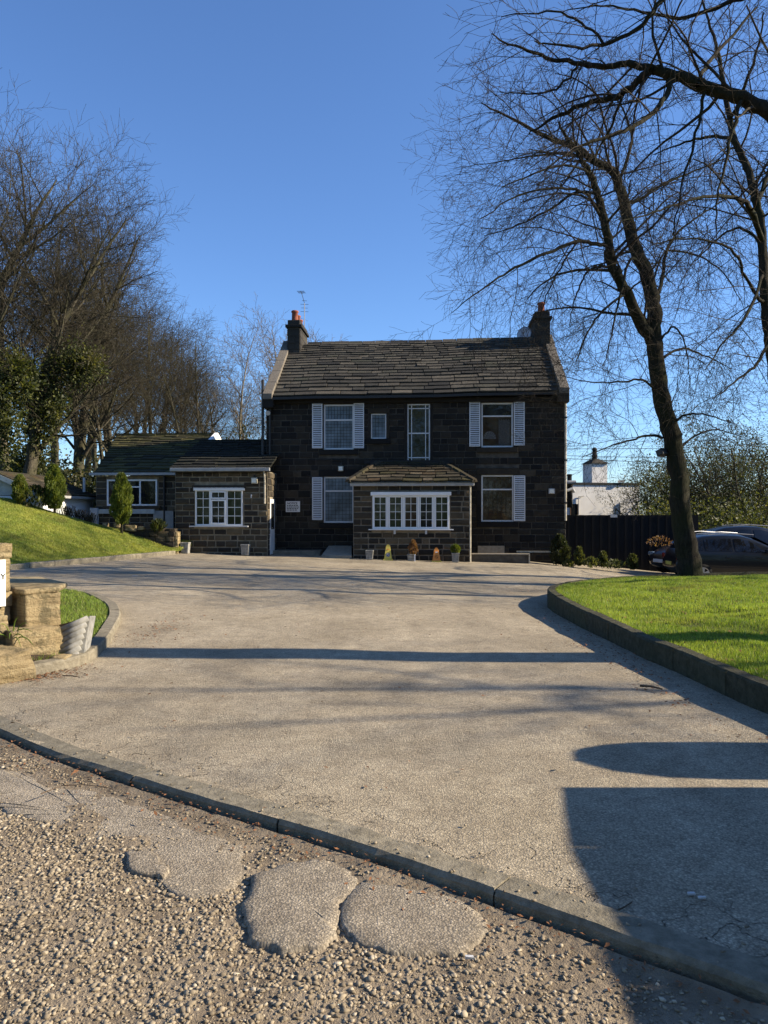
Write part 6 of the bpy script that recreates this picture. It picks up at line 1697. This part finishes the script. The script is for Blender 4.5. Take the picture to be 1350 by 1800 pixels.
# sign post and board
k1 = (18-675)/F; Yf = 7.95; tp = .62
sp_ = tag(empty('sign_pier', (k1*Yf, Yf, 0), RZ50), 'stone sign pier cut by the left edge carrying a cream board', 'sign')
zz = [W(18,y_,Yf).z for y_ in (1092,1066,1040,981,955)]
for k in range(4):
    me = rough_block(rr, tp+.02*(k%2), .36, zz[k+1]-zz[k]-.006, 6, .035, k*4.4, .02); me.polygons.foreach_set('use_smooth', np.ones(len(me.polygons),dtype=bool)); link('stone', me, M['sandstone'], sp_, (-tp/2+.01*(k%2), .18, (zz[k]+zz[k+1])/2))
def on_face(px):      # local x on the pier face seen at pixel px
    k = (px-675)/F; return (k*Yf-k1*Yf)/(tx_-k*ty_)
za, zb = W(10,1066,7.85).z, W(10,984,7.85).z
MB().box(on_face(6.5)-.52, on_face(6.5), -.05, -.012, za, zb).build('sign_board', M['sign_cream'], sp_, bevel=.004)
text('Y', .085, (on_face(1.5), -.053, W(2,1014,7.85).z), 'ink', sp_)
MB().box(-4.35,-3.98,8.05,8.7,-.05,.75).build('gap_shade_block', M['soil']); tag(bpy.data.objects['gap_shade_block'], kind='structure')  # dark block added to stand for the shaded gap between the stones
# white fluted planter lying beside the kerb
pl_ = tag(empty('fluted_planter', (-2.98-.02, 8.15, .10), R(18)), 'tipped white fluted concrete planter beside the kerb end', 'planter')
pl_.location = (W(132,1118,8.0).x, 8.05, .20); pl_.rotation_euler = (R(-8), R(-14), R(14))
m_ = MB()
for k in range(8):
    zc = .20-k*.055; r0_ = .03
    for s_ in (0,):
        m_.cyl((-.13-.012*k+.0, -.0, zc), (.17-.028*k, -.02, zc+.05), .032, .030, 10)
m_.build('ribs', M['planter_white'], pl_, smooth=True)
MB().hexa([(-.25,.02,-.22),(.0,.02,-.22),(.0,.34,-.22),(-.25,.34,-.22),(-.16,.02,.22),(.20,.02,.27),(.20,.36,.27),(-.16,.36,.22)]).build('trough', M['planter_white'], pl_, bevel=.01)
MB().box(-.13,.16,.05,.32,.20,.262).build('soil', M['soil'], pl_)
# long blades of a bulb plant in the gap
bl_ = []
for k in range(9):
    p0 = W(18+k*1.2, 1128, 7.7); q = Vector(p0); d = Vector((ur.uniform(-.5,.9), ur.uniform(-.8,-.1), 1.4)).normalized(); P_ = [tuple(q)]
    for j in range(6): d = (d+Vector((.05,0,-.34))).normalized(); q = q+d*.055; P_.append(tuple(q))
    bl_.append((P_, [.006,.007,.007,.006,.005,.004,.001]))
tag(link('bulb_leaves', tubes_mesh('bulb_leaves', bl_, lambda r: 4), M['grass_blade']), 'long arching bulb leaves in the dark gap between sandstone blocks', 'plant')

# ---- things along the porch foot
def PW(px, py, v): u, z = PL(px, py, v); return L2W(u, v, z)
def square_planter(px, yb, yt, wpx, label, plant=None):
    p = PW(px, yb, -1.95); Y = p.y; h = (yb-yt)*Y/F; w = wpx*Y/F/2
    root = tag(empty('white_planter', (p.x, p.y, H(p.x, p.y)), HA), label, 'planter', 'white planters at the house foot')
    MB().lathe([(w*.74,0),(w*.86,.04),(w*.80,.05),(w*.93,h*.86),(w,h*.87),(w,h*.98),(w*.88,h),(w*.84,h*.9)], (0,0,0), 4, True).build('pot', M['planter_white'], root, rot=None, bevel=.005)
    MB().box(-w*.83, w*.83, -w*.83, w*.83, h*.85, h*.92).build('soil', M['soil'], root)
    return root, p, h
r1_, p1, h1 = square_planter(649.5, 980, 963.5, 14, 'empty square white planter under the left end of the porch window')
for px, yb, yt, lb in ((326,977,957,'square white planter at the left corner of the wing'),(431.5,977,957,'square white planter under the right end of the wing window')):
    r_, p, h = square_planter(px, yb, yt, 15, lb)
    q = L2W(*([PL(px, yb, -1.85)[0], -1.85, 0])); r_.location = (q.x, q.y, H(q.x, q.y))
rb_, p3, h3 = square_planter(802.5-2, 985, 968, 14, 'square white planter holding a round clipped box ball')
def ball(loc, r_, seed, label, cat, mt, n=1500, size=.05, squash=1.0, name='box_ball'):
    r = np.random.default_rng(seed); d = r.normal(size=(n,3)); d /= np.linalg.norm(d,axis=1,keepdims=True); C = np.array(loc)+d*(r_*(1-.35*r.random(n)**3))[:,None]*np.array([1,1,squash])
    o = leaf_mesh(name, C, size, seed, M[mt], None, kind=None); return tag(o, label, cat)
ball((rb_.location.x, rb_.location.y, rb_.location.z+h3+.12), .16, 3, 'round clipped box ball in the rightmost planter', 'shrub', 'conifer_leaf')
r4, p4, h4 = square_planter(723, 984, 972, 15, 'low white planter with a dead brown conifer')
MB().box(.10,.14,-.17,-.15,0,h4).build('pale_corner', M['upvc'], r4)
conifer('dead_conifer', (r4.location.x+.06, r4.location.y, r4.location.z+h4-.05), .52, .27, 1500, .05, 'dead brown little conifer in the low planter', 31, 'brown_leaf', None, 'conifer', stem=False)
def cone_sign(px, yb, yt, label, mt, badge, foot):
    p = PW(px, yb, -1.95); Y = p.y; h = (yb-yt)*Y/F
    root = tag(empty('parking_cone', (p.x, p.y, H(p.x, p.y)), HA+R(4)), label, 'cone', 'no-parking cones under the porch window')
    m = MB(); w0, w1 = .135, .07
    for s_ in (1, -1): m.hexa([(-w0,s_*.11-.008,0),(w0,s_*.11-.008,0),(w0,s_*.11+.008,0),(-w0,s_*.11+.008,0),(-w1,s_*.02-.008,h*.93),(w1,s_*.02-.008,h*.93),(w1,s_*.02+.008,h*.93),(-w1,s_*.02+.008,h*.93)])
    m.hexa([(-w0+.01,-.1,0),(-w0+.02,-.1,0),(-w0+.02,.1,0),(-w0+.01,.1,0),(-w1,-.02,h*.93),(-w1+.01,-.02,h*.93),(-w1+.01,.02,h*.93),(-w1,.02,h*.93)])
    m.hexa([(w0-.02,-.1,0),(w0-.01,-.1,0),(w0-.01,.1,0),(w0-.02,.1,0),(w1-.01,-.02,h*.93),(w1,-.02,h*.93),(w1,.02,h*.93),(w1-.01,.02,h*.93)])
    m.build('body', M[mt], root, bevel=.004)
    MB().cyl((0,-.028,h*.93),(0,.028,h*.93),.065,.065,12).build('top_loop', M[mt], root)
    MB().box(-w0-.03,w0+.03,-.16,.16,-.0,.035).build('foot', M[foot], root, bevel=.008)
    tl_ = math.atan2(.09, h*.93); zc = h*.38; yc = -.11+.09*.40-.014
    d = MB().cyl((0,0,0),(0,-.004,0),.068,.068,20).build('badge', M[badge], root, (0,yc,zc), (-tl_,0,0))
    rg = MB(); n_ = 20
    vs = []
    for i in range(n_): t = 2*math.pi*i/n_; vs += [(.052*math.cos(t),-.0065,.052*math.sin(t)),(.042*math.cos(t),-.0065,.042*math.sin(t))]
    rg.add(vs, [(2*i,2*i+1,(2*i+3)%(2*n_),(2*i+2)%(2*n_)) for i in range(n_)])
    rg.build('badge_ring', M['badge_white' if badge == 'badge_navy' else 'ink'], d)
    MB().add([(-.040,-.007,.030),(-.030,-.007,.040),(.040,-.007,-.030),(.030,-.007,-.040)],[(0,1,2,3)]).build('badge_bar', M['badge_white' if badge == 'badge_navy' else 'ink'], d)
    MB().box(-.04,.04,-.003,0,-.015,.015).build('badge_label', M['badge_white' if mt == 'cone_orange' else 'cone_orange'], root, (0,-.11+.09*.78-.014,h*.74), (-tl_,0,0))
cone_sign(682, 983, 957, 'yellow folding no-parking cone with a round blue badge left of the dead conifer', 'cone_yellow', 'badge_navy', 'cone_yellow')
cone_sign(767, 984, 961, 'orange folding cone on a yellow foot right of the dead conifer', 'cone_orange', 'cone_orange', 'cone_yellow')
# ramp to the door and steps
q = [PW(565,981,-1.7), PW(618,981,-1.7), PW(618,962,-.15), PW(578,962,-.15)]
z0 = H(q[0].x,q[0].y)
MB().add([(q[0].x,q[0].y,z0+.07),(q[1].x,q[1].y,z0+.07),(q[2].x,q[2].y,z0+.34),(q[3].x,q[3].y,z0+.34),(q[0].x,q[0].y,z0-.1),(q[1].x,q[1].y,z0-.1),(q[2].x,q[2].y,z0-.1),(q[3].x,q[3].y,z0-.1)],[(0,1,2,3),(4,5,1,0),(5,6,2,1),(7,4,0,3),(6,7,3,2)]).build('access_ramp', M['concrete_pale'])
tag(bpy.data.objects['access_ramp'], 'pale concrete ramp leading to the house front left of the porch', 'ramp')
o = MB().box(PL(487,975,0)[0], PL(568,975,0)[0], -.75, -.02, 0, gz(2,0)+.18).build('door_step', M['mortar_pale'], house); o['label'] = 'long low step against the house front'
# low wall with pale coping right of the porch
lwz = PL(870, 973.5, -1.25)[1]
u0_, u1_ = PL(829,975,-1.25)[0], PL(930,975,-1.25)[0]
lw = tag(empty('area_wall', HO, HA), 'low dark wall with a thin pale coping right of the porch', 'wall')
MB().box(u0_, u1_, -1.3, -1.1, -.6, lwz-.03).build('wall', M['mortar_dark'], lw)
MB().box(u0_, u1_+.02, -1.33, -1.08, lwz-.03, lwz+.01).build('coping', M['concrete_pale'], lw)
MB().box(u1_-.02, u1_+.02, -1.34, -1.30, -.6, lwz).build('end_strip', M['downpipe_pale'], lw)
MB().box(PL(908,969,-.5)[0], PL(968,969,-.5)[0], -.55, -.5, PL(930,970,-.5)[1]-.02, PL(930,969,-.5)[1]+.01).build('handrail', M['downpipe_pale'], lw)

# ---- sticks and scraps
def stick(pts, r, lb, zt=0.0):
    P_ = [(G(x, y, zt)[0], G(x, y, zt)[1], zt+r+.002+(.004 if i % 2 else 0)) for i, (x, y) in enumerate(pts)]
    tag(link('stick', tubes_mesh('stick', [(P_, [r, r*.8, r*.6][:len(P_)])], lambda r_: 6), M['twig_brown']), lb, 'stick')
stick([(1125,1208),(1145,1210),(1164,1214)], .012, 'dark short stick on the asphalt inside the kerb shadow edge', .02)
stick([(1077,1606),(1095,1600),(1111,1588)], .004, 'curved twig lying in the post shadow')
stick([(72,1397),(88,1392),(106,1384)], .0035, 'pale twig in the gutter below the front kerb', LANE_Z+.055)
stick([(108,1382),(150,1382),(190,1386)], .003, 'long thin twig in the gutter below the front kerb', LANE_Z+.055)
stick([(110,1189),(128,1190),(140,1192)], .006, 'dark twig at the end of the left kerb', .02)
for px, py, zt in ((825,1685,LANE_Z+.03),(237,1014,.13),(1215,1573,.006),(1234,1580,.006)):
    x, y = G(px, py, zt); o = link('litter_scrap', rough_block(rr, .03 if py > 1100 else .12, .014 if py > 1100 else .05, .008 if py > 1100 else .05, 1, .2, px*.1, .2), M['plate_white'], None, (x, y, zt+.006)); tag(o, {825:'white scrap of litter on the gravel',237:'small white stone on the far drive',1215:'left white speck in the post shadow',1234:'right white speck in the post shadow'}[px], 'litter')

# ---- vehicles
def vehicle(name, loc, rz, paint, label, Lc=4.15, Wc=1.74, Hc=1.52, roofx=(.30,.72), estate=False, sx=1.0):
    """hatchback facing +x in its own frame; origin at the middle on the ground"""
    root = tag(empty(name, loc, rz), label, 'car', 'parked cars')
    n = 41; hw = Wc/2
    def top(t):      # bonnet/roof outline (t: 0 tail .. 1 nose)
        K = [(0,.62),(.015,.86),(.04,1.02),(.085,1.22),(.14,1.40),(.22,1.49),(.38,1.52),(.50,1.50),(.60,1.40),(.70,1.17),(.76,1.04),(.86,.96),(.94,.86),(.985,.70),(1,.50)]
        xs_, ys_ = zip(*K); return float(np.interp(t, xs_, ys_))*Hc/1.52
    belt = lambda t: float(np.interp(t, [0,.05,.3,.7,.76,1],[.60,.98,.97,.92,.90,.5]))*Hc/1.52
    low = lambda t: float(np.interp(t, [0,.04,.08,.92,.97,1],[.46,.30,.24,.22,.28,.40]))
    wid = lambda t: hw*float(np.interp(t, [0,.03,.1,.3,.75,.9,.97,1],[.80,.90,.96,1,1,.93,.80,.62]))
    secs = []
    for i in range(n):
        t = (1-math.cos(math.pi*i/(n-1)))/2; x = (t-.5)*Lc; zt_, zb_, zl, w = top(t), min(belt(t), top(t)-.03), low(t), wid(t)
        cab = max(0, zt_-zb_-.08); wr = w - .30*min(1, cab/.45)*hw/.87 if cab > 0 else w*.97
        zs = zt_-.07*min(1, cab/.3) if cab > 0 else zt_-.02
        ring = [(x,0,zl),(x,w*.9,zl),(x,w*.985,zl+.12),(x,w,(zl+zb_)/2+.04),(x,w*.975,zb_-.03),(x,w*.95,zb_),(x,wr+.02,zs-.03),(x,wr*.93,zt_-.015),(x,0,zt_)]
        secs.append(ring)
    m = len(secs[0]); V = []; Fs = []
    for ring in secs: V += ring + [(a, -b, c) for a, b, c in ring[1:-1]][::-1]
    k = m+m-2
    for i in range(n-1):
        for j in range(k): a = i*k+j; b = i*k+(j+1)%k; Fs.append((a, b, b+k, a+k))
    Fs += [tuple(range(k))[::-1], tuple(range((n-1)*k, n*k))]
    me = bpy.data.meshes.new('body'); me.from_pydata(V, [], Fs); me.update(); me.polygons.foreach_set('use_smooth', np.ones(len(me.polygons), dtype=bool))
    body = link('body', me, M[paint], root); md = body.modifiers.new('sub', 'SUBSURF'); md.levels = 1; md.render_levels = 1
    T = lambda i: (1-math.cos(math.pi*i/(n-1)))/2
    def side_pt(t, f, s_, off=.006):
        zt_, zb_, w = top(t), min(belt(t), top(t)-.03), wid(t); cab = max(0, zt_-zb_-.08); wr = w-.30*min(1, cab/.45)*hw/.87 if cab > 0 else w*.97; zs = zt_-.07*min(1, cab/.3)
        y = (w*.95+(wr+.02-w*.95)*f)+off; z = zb_+(zs-.03-zb_)*f; return ((t-.5)*Lc, s_*y, z)
    for s_ in (1, -1):
        for (t0, t1, c0, c1, ft, fb) in ((.115,.20,0,0,.9,.12),(.215,.415,0,0,.92,.08),(.435,.665,0,0,.92,.08)):
            V = []; nn = 8
            for i in range(nn+1):
                t = t0+(t1-t0)*i/nn; top_f = ft; 
                if t > .56: top_f = ft*max(.05, 1-(t-.56)/.13)
                if t0 < .15: top_f = ft*(.35+.65*(t-t0)/(t1-t0))
                V += [side_pt(t, fb, s_), side_pt(t, (fb+top_f)/2, s_, .012), side_pt(t, max(top_f, fb+.01), s_)]
            Fs = [(3*i+j, 3*i+3+j, 3*i+4+j, 3*i+1+j) for i in range(nn) for j in (0,1)]
            link('side_window', (lambda me: (me.from_pydata(V, [], Fs), me.update(), me)[2])(bpy.data.meshes.new('side_window')), M['car_glass'], root)
        for tx in (.36,.585): 
            x = (tx-.5)*Lc; MB().box(x, x+.18, s_*hw*.985-.0 if s_>0 else s_*hw*.985-.03, s_*hw*.985+.03 if s_>0 else s_*hw*.985, .80, .83).build('door_handle', M[paint], root, bevel=.008)
        x = (.665-.5)*Lc; MB().box(x-.09, x+.09, min(s_*(hw-.02), s_*(hw+.17)), max(s_*(hw-.02), s_*(hw+.17)), .95, 1.08).build('wing_mirror', M[paint], root, bevel=.03)
        MB().box(-Lc/2+.03,-Lc/2+.26, min(s_*hw*.70,s_*hw*.93), max(s_*hw*.70,s_*hw*.93), .72,.90).build('tail_light', M['tail_red'], root, bevel=.03)
        MB().box(Lc/2-.42,Lc/2-.10, min(s_*hw*.52,s_*hw*.86), max(s_*hw*.52,s_*hw*.86), .62,.76).build('headlight', M['glass_obscure'], root, bevel=.04)
        for wx in (-Lc/2+.78, Lc/2-.82):
            wc = empty('wheel'); wc.parent = root; wc.location = (wx, s_*(hw-.10), .315)
            MB().lathe([(.19,-.10),(.30,-.105),(.315,-.07),(.315,.07),(.30,.105),(.19,.10)],(0,0,0),28).build('tyre', M['rubber'], wc, None, (R(90),0,0), smooth=True)
            ar = MB().cyl((0,0,0),(0,s_*.02,0),.345,.345,28).build('wheel_arch', M['rubber'], wc, (0,s_*.0,.02)); ar.location = (0, s_*.03, .02)
            rim = MB(); yo = s_*.112
            for q_ in range(24):
                a0, a1 = 2*math.pi*q_/24, 2*math.pi*(q_+1)/24
                rim.add([(.205*math.cos(a0),yo,.205*math.sin(a0)),(.205*math.cos(a1),yo,.205*math.sin(a1)),(.180*math.cos(a1),yo*.93,.180*math.sin(a1)),(.180*math.cos(a0),yo*.93,.180*math.sin(a0))],[(0,1,2,3)])
            for q_ in range(5):
                a = 2*math.pi*q_/5+.3; c, s2 = math.cos(a), math.sin(a); wv = Vector((-s2,0,c)); d_ = Vector((c,0,s2))
                p0, p1 = d_*.03, d_*.19; rim.hexa([tuple(p0-wv*.035+Vector((0,yo-.01,0))),tuple(p0+wv*.035+Vector((0,yo-.01,0))),tuple(p1+wv*.05+Vector((0,yo-.01,0))),tuple(p1-wv*.05+Vector((0,yo-.01,0))),tuple(p0-wv*.03+Vector((0,yo+s_*.006,0))),tuple(p0+wv*.03+Vector((0,yo+s_*.006,0))),tuple(p1+wv*.045+Vector((0,yo+s_*.004,0))),tuple(p1-wv*.045+Vector((0,yo+s_*.004,0)))])
            rim.cyl((0,yo-.01,0),(0,yo+s_*.012,0),.045,.045,12); rim.build('rim', M['alloy'], wc)
    # rear screen, windscreen, plates
    MB().add([(-Lc/2+.20,-hw*.62,1.06*Hc/1.52),(-Lc/2+.20,hw*.62,1.06*Hc/1.52),(-Lc/2+.45,hw*.52,1.37*Hc/1.52),(-Lc/2+.45,-hw*.52,1.37*Hc/1.52)],[(0,1,2,3)]).build('rear_screen', M['car_glass'], root)
    x0, x1 = (.735-.5)*Lc, (.60-.5)*Lc
    MB().add([(x0+.03,-hw*.80,1.10*Hc/1.52),(x0+.03,hw*.80,1.10*Hc/1.52),(x1+.03,hw*.60,1.42*Hc/1.52),(x1+.03,-hw*.60,1.42*Hc/1.52)],[(0,1,2,3)]).build('windscreen', M['car_glass'], root)
    MB().box(-Lc/2-.025,-Lc/2+.02,-.26,.26,.55,.66).build('rear_plate', M['plate_yellow'], root)
    MB().box(Lc/2-.03,Lc/2+.02,-.26,.26,.42,.53).build('front_plate', M['plate_white'], root)
    for s_ in (1,-1): MB().tube([(-1.0,s_*hw*.60,1.50*Hc/1.52),(-.3,s_*hw*.60,1.545*Hc/1.52),(.4,s_*hw*.60,1.50*Hc/1.52)],.014,6).build('roof_bar', M['steel_grey'], root)
    return root
pc = W(1240,1005,24.0); gzc = -.56
vehicle('parked_car', (pc.x+1.30, 24.9, H(pc.x+1.0, 24.9)+.02), R(-3), 'paint_black', 'nearest black hatchback parked side-on beside the forked tree trunk', 4.15, 1.76, 1.55)
vehicle('parked_car', (W(1330,940,29.0).x, 29.2, H(10.5,29)-.0), R(-3), 'paint_navy', 'dark car with roof rails parked behind the nearest black hatchback', 4.4, 1.80, 1.72)
vehicle('parked_car', (W(1200,990,26.0).x+.95, 26.6, H(9,26)-.03), R(198), 'paint_navy', 'small dark car mostly hidden behind the forked tree trunk, bonnet towards the house', 3.7, 1.65, 1.42)

# ---- unseen casters added off-frame right, shaped for the shadows on the drive
gp = tag(empty('shadow_wall', (4.1, 0, 0)), 'wall-shaped shadow caster added just outside the right edge of the view', 'wall')
x_w = .35
zt_w = (4.05-1.0)*math.tan(R(SUN_EL))
tt_ = math.tan(R(SUN_EL))
WP = [(-1.5,(4.05-.93)*tt_),(2.6,(4.05-.93)*tt_),(2.95,(4.05-.87)*tt_),(3.6,(4.05-.90)*tt_),(4.41,(4.05-1.05)*tt_)]
for (ya,za),(yb,zb) in zip(WP[:-1],WP[1:]):
    MB().hexa([(-.05,ya,-.15),(.25,ya,-.15),(.25,yb,-.15),(-.05,yb,-.15),(-.05,ya,za-.07),(.25,ya,za-.07),(.25,yb,zb-.07),(-.05,yb,zb-.07)]).build('wall', M['sandstone'], gp)
    MB().hexa([(-.06,ya+.003,za-.069),(.26,ya+.003,za-.069),(.26,yb-.003,zb-.069),(-.06,yb-.003,zb-.069),(-.06,ya+.003,za),(.26,ya+.003,za),(.26,yb-.003,zb),(-.06,yb-.003,zb)]).build('coping_stone', M['sandstone'], gp)
up = tag(empty('shadow_pier', (4.9, 4.89, 0)), 'pier-shaped shadow caster with a rounded head added just outside the right edge', 'pier')
zt2_ = (4.9-1.30)*math.tan(R(SUN_EL))
pf = [(.22,-.1),(.24,.1),(.30,.35),(.35,.6),(.38,.8),(.375,1.0),(.34,1.15),(.27,1.27),(.18,1.35),(.07,1.39)]; vs = []; nn = 24
for r_i, z_i in pf:
    for i in range(nn):
        t = 2*math.pi*(i+.5)/nn; vs.append((r_i*math.cos(t)*.7, (.38-r_i)*.35+r_i*math.sin(t)*(1+.04*math.sin(z_i*9+t*2)), zt2_-1.39+z_i))
MB().add([(.1*math.cos(2*math.pi*i/8), .1*math.sin(2*math.pi*i/8), z_) for z_ in (-.15, zt2_-1.3) for i in range(8)], [(i,(i+1)%8,8+(i+1)%8,8+i) for i in range(8)]).build('post', M['sandstone'], up)
MB().add(vs, [(j*nn+i, j*nn+(i+1)%nn, (j+1)*nn+(i+1)%nn, (j+1)*nn+i) for j in range(len(pf)-1) for i in range(nn)]+[tuple(range((len(pf)-1)*nn, len(pf)*nn))]).build('caster_head', M['sandstone'], up, smooth=True)
MB().cyl((0,0,zt2_-.02),(0,0,zt2_+.03),.03,.02,8).build('caster_tip', M['sandstone'], up)
print('OBJECTS', len(bpy.data.objects), 'TRIS', sum(len(m.polygons)*2 for m in bpy.data.meshes))
